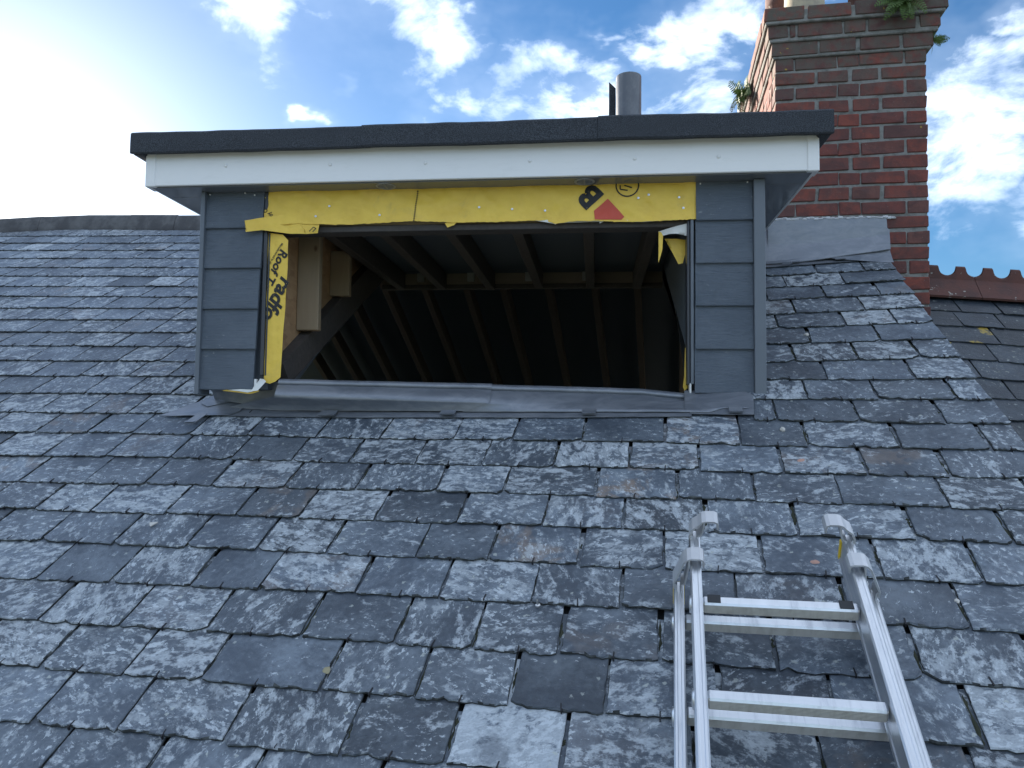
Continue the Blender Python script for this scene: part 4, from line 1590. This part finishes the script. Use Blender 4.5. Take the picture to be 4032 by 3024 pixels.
def crest_tile(x0):
    """ridge tile with wings and a fin cut into scallops"""
    W = .262
    mbx = MB()
    # front and rear wings, thin angled slabs
    for s in (1, -1):
        dirv = Vector((0, -1, 0)) if s == 1 else Vector((0, .30, -.95)).normalized()
        apex = Vector((0, .128, .042))
        a = apex
        b = apex + dirv * .128 + (Vector((0, 0, -.030)) if s == 1 else Vector((0, 0, 0)))
        nrm = Vector((0, 0, .012)) if s == 1 else Vector((0, .012, .004))
        q = []
        for x in (x0 + .0015, x0 + W - .0015):
            q += [Vector((x, a.y, a.z)), Vector((x, b.y, b.z)), Vector((x, b.y, b.z)) + nrm, Vector((x, a.y, a.z)) + nrm]
        mbx.add(q, [(0, 1, 2, 3), (7, 6, 5, 4), (0, 4, 5, 1), (1, 5, 6, 2), (2, 6, 7, 3), (3, 7, 4, 0)])
    # scalloped fin: outline along x, standing upright from the apex
    upv = (NB.to_3x3().inverted() @ Vector((0, 0, 1))).normalized()
    pitch, top, flatw, rad = .131, .072, .05, .041
    outl = []
    N_ = 60
    for i in range(N_ + 1):
        x = W * i / N_
        ph_ = (x % pitch) - pitch / 2
        dd = pitch / 2 - abs(ph_)           # distance from the nearest valley centre
        if dd < rad:
            z = top - .007 - math.sqrt(rad * rad - dd * dd)
        else:
            z = top
        outl.append((x0 + min(max(x, .0015), W - .0015), z))
    base_pt = Vector((0, .128, .046))
    v, f = [], []
    for off in (-.007, .007):
        for x, z in outl:
            v.append(Vector((x, base_pt.y + off, base_pt.z)) + upv * z)
        for x, z in outl:
            v.append(Vector((x, base_pt.y + off, base_pt.z)) - upv * .012)
    m = len(outl)
    for i in range(m - 1):
        f += [(i, m + i, m + i + 1, i + 1), (2 * m + i, 2 * m + i + 1, 3 * m + i + 1, 3 * m + i), (i, i + 1, 2 * m + i + 1, 2 * m + i)]
    f += [(0, 2 * m, 3 * m, m), (m - 1, 2 * m - 1, 4 * m - 1, 3 * m - 1)]
    mbx.add(v, f)
    mbx.build('ridge_tile', 'terracotta', nroof)


for i in range(7):
    crest_tile(-.5585 + .262 * i)

# ------------------------------------------------------------------ extension ladder lying on the slates
LU = .756
LAD = ROOF @ Matrix.Translation((LU, -1.2, 0))
ladder = thing('extension_ladder', 'aluminium extension ladder lying up the slates at the lower right', 'ladder', LAD)
VB = -1.35      # lower ends, in ladder coordinates


def stile(u0, u1, h0, h1, vtop):
    """box beam with rolled lips along the top face and a recessed outer web"""
    w = u1 - u0
    r = .003
    prof = [(u0, h0), (u0, h0 + .010), (u0 + .002, h0 + .013), (u0 + .002, h1 - .013), (u0, h1 - .010), (u0, h1 - r), (u0 + r, h1), (u0 + w * .30, h1), (u0 + w * .36, h1 - .0010), (u0 + w * .62, h1 - .0010),
            (u0 + w * .68, h1), (u1 - r, h1), (u1, h1 - r), (u1, h1 - .010), (u1 - .002, h1 - .013), (u1 - .002, h0 + .013), (u1, h0 + .010), (u1, h0)]
    n = len(prof)
    v = [(u, VB, h) for u, h in prof] + [(u, vtop, h) for u, h in prof]
    f = [tuple(range(n)), tuple(range(n, 2 * n))[::-1]] + [(i, n + i, n + (i + 1) % n, (i + 1) % n) for i in range(n)]
    ob = mesh('stile', v, f, 'aluminium', ladder)
    bm = bmesh.new()
    bm.from_mesh(ob.data)
    bmesh.ops.recalc_face_normals(bm, faces=bm.faces)
    bm.to_mesh(ob.data)
    bm.free()
    return ob


A0, A1, B0, B1 = .004, .074, .078, .150
VA_TOP, VB_TOP = -.862 + 1.2, -.772 + 1.2
stA = [stile(.542 - LU, .565 - LU, A0, A1, VA_TOP), stile(.947 - LU, .970 - LU, A0, A1, VA_TOP)]
stB = [stile(.579 - LU, .602 - LU, B0, B1, VB_TOP), stile(.910 - LU, .933 - LU, B0, B1, VB_TOP)]


def rung(ua, ub, v, h):
    mbr = MB()
    mbr.box((ua, v - .0125, h - .015), (ub, v + .0125, h + .015), .004)
    ob = mbr.build('rung', 'ribbed_aluminium', ladder)
    ob.data.materials.append(MATS['aluminium'])
    for p in ob.data.polygons:
        if p.normal.z > .6 or p.normal.y > .5:
            p.material_index = 1
    return ob


for i in range(5):
    v = -.978 + 1.2 - .2415 * i
    rb = rung(.6025 - LU, .9095 - LU, v + .003, .116)
    ra = rung(.5655 - LU, .9465 - LU, v + .018, .048)
    for (st, uu_, hh, vv) in ((stB[0], .579, .118, v), (stA[0], .542, .047, v + .015)):
        mbx = lathe(MB(), [(.019, 0), (.018, .0035), (.008, .0045), (0, .0045)], 0, 0, 18)
        xf = frame((0, 1, 0), (0, 0, 1), (-1, 0, 0), (uu_ - LU, vv, hh))
        mbx.v = [tuple(xf @ Vector(p)) for p in mbx.v]
        mbx.build('rung_end', 'aluminium', st, True)
    if i == 0:
        for ua in (.612, .872):
            box('rubber_pad', (ua - LU, v + .003 - .0095, .1312), (ua - LU + .027, v + .003 + .0135, .1335), 'black_rubber', rb, .0008)


def ribbon_profile(path, th):
    """offset a polyline to a closed outline"""
    L_, R2 = [], []
    for i, p in enumerate(path):
        a = Vector(path[max(0, i - 1)])
        b = Vector(path[min(len(path) - 1, i + 1)])
        d = (b - a).normalized()
        nn = Vector((-d.y, d.x)) * th / 2
        L_.append((p[0] + nn.x, p[1] + nn.y))
        R2.append((p[0] - nn.x, p[1] - nn.y))
    return L_ + R2[::-1]


def bracket(u_leg, u_plate, sgn, v0, v1, hleg, htop):
    """guide bracket: legs grip one stile, the arm rises and hooks over the next"""
    g = thing_part = bpy.data.objects.new('guide_bracket', None)
    COL.objects.link(g)
    g.parent = ladder
    U = lambda x: x - LU
    s = sgn
    w = .031
    arm = [(U(u_leg - s * .010), hleg + .004), (U(u_leg - s * .011), hleg + .020), (U(u_leg - s * .004), hleg + .036), (U(u_plate - s * .012), htop - .012), (U(u_plate - s * .004), htop - .003),
           (U(u_plate + s * .004), htop), (U(u_plate + s * .022), htop), (U(u_plate + s * .028), htop - .003), (U(u_plate + s * .030), htop - .009), (U(u_plate + s * .030), htop - .020)]
    prism('bracket_arm', ribbon_profile(arm, .0042), 1, v0, v1, 'cast_aluminium', g)
    leg = [(U(u_leg + s * .006), hleg - .002), (U(u_leg + s * .006), hleg + .014), (U(u_leg + s * .013), hleg + .018), (U(u_plate - s * .003), htop - .030), (U(u_plate + s * .000), htop - .0045)]
    prism('bracket_leg', ribbon_profile(leg, .0036), 1, v0 + .0008, v1 - .0008, 'cast_aluminium', g)
    foot = [(U(u_leg - s * .006), hleg - .022), (U(u_leg - s * .006), hleg + .012), (U(u_leg - s * .008), hleg + .018)]
    prism('bracket_leg', ribbon_profile(foot, .0036), 1, v0 + .0012, v1 - .0012, 'cast_aluminium', g)


bracket(.5535, .577, 1, -.893 + 1.2, -.853 + 1.2, A1 + .002, .166)
bracket(.9585, .935, -1, -.893 + 1.2, -.853 + 1.2, A1 + .002, .166)
bracket(.5905, .611, 1, -.800 + 1.2, -.760 + 1.2, B1 - .012, .196)
bracket(.9215, .901, -1, -.800 + 1.2, -.760 + 1.2, B1 - .012, .196)
box('end_cap', (.5405 - LU, VA_TOP - .006, A0 + .004), (.5665 - LU, VA_TOP + .006, A1 - .004), 'yellow_sticker', stA[0], .002)
box('end_cap', (.9455 - LU, VA_TOP - .006, A0 + .004), (.9715 - LU, VA_TOP + .006, A1 - .004), 'yellow_sticker', stA[1], .002)
box('end_cap', (.9085 - LU, VB_TOP - .006, B0 + .004), (.9345 - LU, VB_TOP + .006, B1 - .016), 'yellow_sticker', stB[1], .002)
box('end_cap', (.5775 - LU, VB_TOP - .006, B0 + .004), (.6035 - LU, VB_TOP + .006, B1 - .016), 'black_rubber', stB[0], .002)


# ------------------------------------------------------------------ ferns on the chimney
def fern(label, M, fronds, size, seed, droop=.5):
    r = random.Random(seed)
    t = thing('fern', label, 'fern', M, 'ferns growing on the chimney')
    for _ in range(fronds):
        mbx = MB()
        az = r.uniform(0, 2 * pi)
        tilt = r.uniform(.15, 1.15)
        L_ = size * r.uniform(.6, 1.15)
        d = Vector((sin(tilt) * cos(az), sin(tilt) * sin(az), cos(tilt)))
        pos = Vector((r.uniform(-1, 1), r.uniform(-1, 1), 0)) * size * .12
        ns = 13
        pts = []
        for i in range(ns + 1):
            pts.append(pos.copy())
            d = (d + Vector((0, 0, -droop * .16 * (i / ns + .3)))).normalized()
            pos = pos + d * L_ / ns
        roll = r.uniform(-.6, .6)
        for i in range(1, ns):
            tdir = (pts[i + 1] - pts[i - 1]).normalized()
            side = tdir.cross(Vector((0, 0, 1)))
            if side.length < .05:
                side = Vector((1, 0, 0))
            side.normalize()
            nrm = side.cross(tdir)
            side = (side * cos(roll) + nrm * sin(roll)).normalized()
            w = L_ * .22 * math.sin(pi * (.12 + .86 * i / ns)) * r.uniform(.8, 1.15)
            for s in (-1, 1):
                tip = pts[i] + side * s * w + tdir * w * .35 - nrm * w * .15
                hw = L_ / ns * .46
                mid = pts[i] + side * s * w * .55 + tdir * w * .2
                mbx.add([pts[i] - tdir * hw * .5, mid - tdir * hw * .8, tip, mid + tdir * hw * .8, pts[i] + tdir * hw * .5], [(0, 1, 2, 3, 4)])
        mbx.build('frond', 'fern_leaf', t)
    return t


def chp(x, y, z):
    return CH @ Vector((x, y, z))


rotx = lambda a: Matrix.Rotation(a, 4, 'X')
roty = lambda a: Matrix.Rotation(a, 4, 'Y')
fern('bushy green fern drooping over the front of the chimney top', Matrix.Translation(chp(.335, -.062, 1.185)) @ rotx(radians(70)), 40, .135, 3, 1.2)
fern('sunlit yellow-green fern clinging to the far left side of the chimney', Matrix.Translation(chp(-.272, .70, 1.12)) @ roty(radians(-65)), 40, .155, 5, 1.1)
fern('small dark fern in the corbel joint on the right edge of the chimney', Matrix.Translation(chp(.478, -.015, 1.03)) @ roty(radians(95)), 16, .075, 8, .4)

# ------------------------------------------------------------------ litter on the slates
def chip(name, label, cat, u, v, size, flatn, mat, seed, h=.0):
    r = random.Random(seed)
    bm = bmesh.new()
    bmesh.ops.create_icosphere(bm, subdivisions=2, radius=1)
    sx, sy, sz = size, size * r.uniform(.6, 1), size * flatn
    for q in bm.verts:
        k_ = 1 + .35 * noise.noise(q.co * 1.3 + Vector((seed, 0, 0)))
        q.co = Vector((q.co.x * sx * k_, q.co.y * sy * k_, max(-.55, q.co.z) * sz * k_))
    me = bpy.data.meshes.new(name)
    bm.to_mesh(me)
    bm.free()
    me.materials.append(MATS[mat])
    ob = link(name, me)
    ob.matrix_world = ROOF @ Matrix.Translation((u, v, h + sz * .45)) @ Matrix.Rotation(r.uniform(0, 6), 4, 'Z')
    return meta(ob, label, cat)


chip('stone', 'white mortar lump on a dark slate just right of the lead apron', 'stone', .875, -.078, .011, .7, 'stone_chip', 1, -.004)
chip('stone', 'small pale pebble on the slates to the right of the dormer post', 'stone', 1.044, .617, .010, .6, 'stone_chip', 2, -.003)
chip('brick_chip', 'pinkish brick chip on the slate between the ladder brackets', 'brick chip', .877, -.69, .012, .25, 'brick_chip', 3, -.004)
chip('brick_chip', 'pinkish flake on a pale slate above the ladder', 'brick chip', .905, -.25, .014, .2, 'brick_chip', 4, -.004)
chip('stone', 'tiny white crumb on the slates right of the ladder rail', 'stone', 1.16, -.80, .007, .4, 'stone_chip', 5, -.005)
chip('leaf', 'dry curled leaf caught in a slate joint at the lower centre', 'leaf', -.222, -1.115, .010, .25, 'leaf_litter', 6, -.002)
sc_ = thing('screw', 'small silver screw lying on a slate near the lower centre', 'screw', ROOF @ Matrix.Translation((.225, -.885, .002)))
lathe(MB(), [(.0, .0), (.0065, .0), (.006, .0025), (.003, .0045), (.002, .016), (0, .02)], 0, 0, 12).build('screw_body', 'steel', sc_)
wc = thing('flake', 'white triangular slate flake lying on the slates at the left', 'flake', ROOF @ Matrix.Translation((-.985, -.632, .001)))
mesh('flake_body', [(-.014, .006, .002), (.016, .008, .004), (.003, -.014, .003), (-.012, .005, 0), (.014, .006, 0), (.003, -.012, 0)], [(0, 2, 1), (3, 4, 5), (0, 1, 4, 3), (1, 2, 5, 4), (2, 0, 3, 5)], 'stone_chip', wc)
print('slates', n_slates)
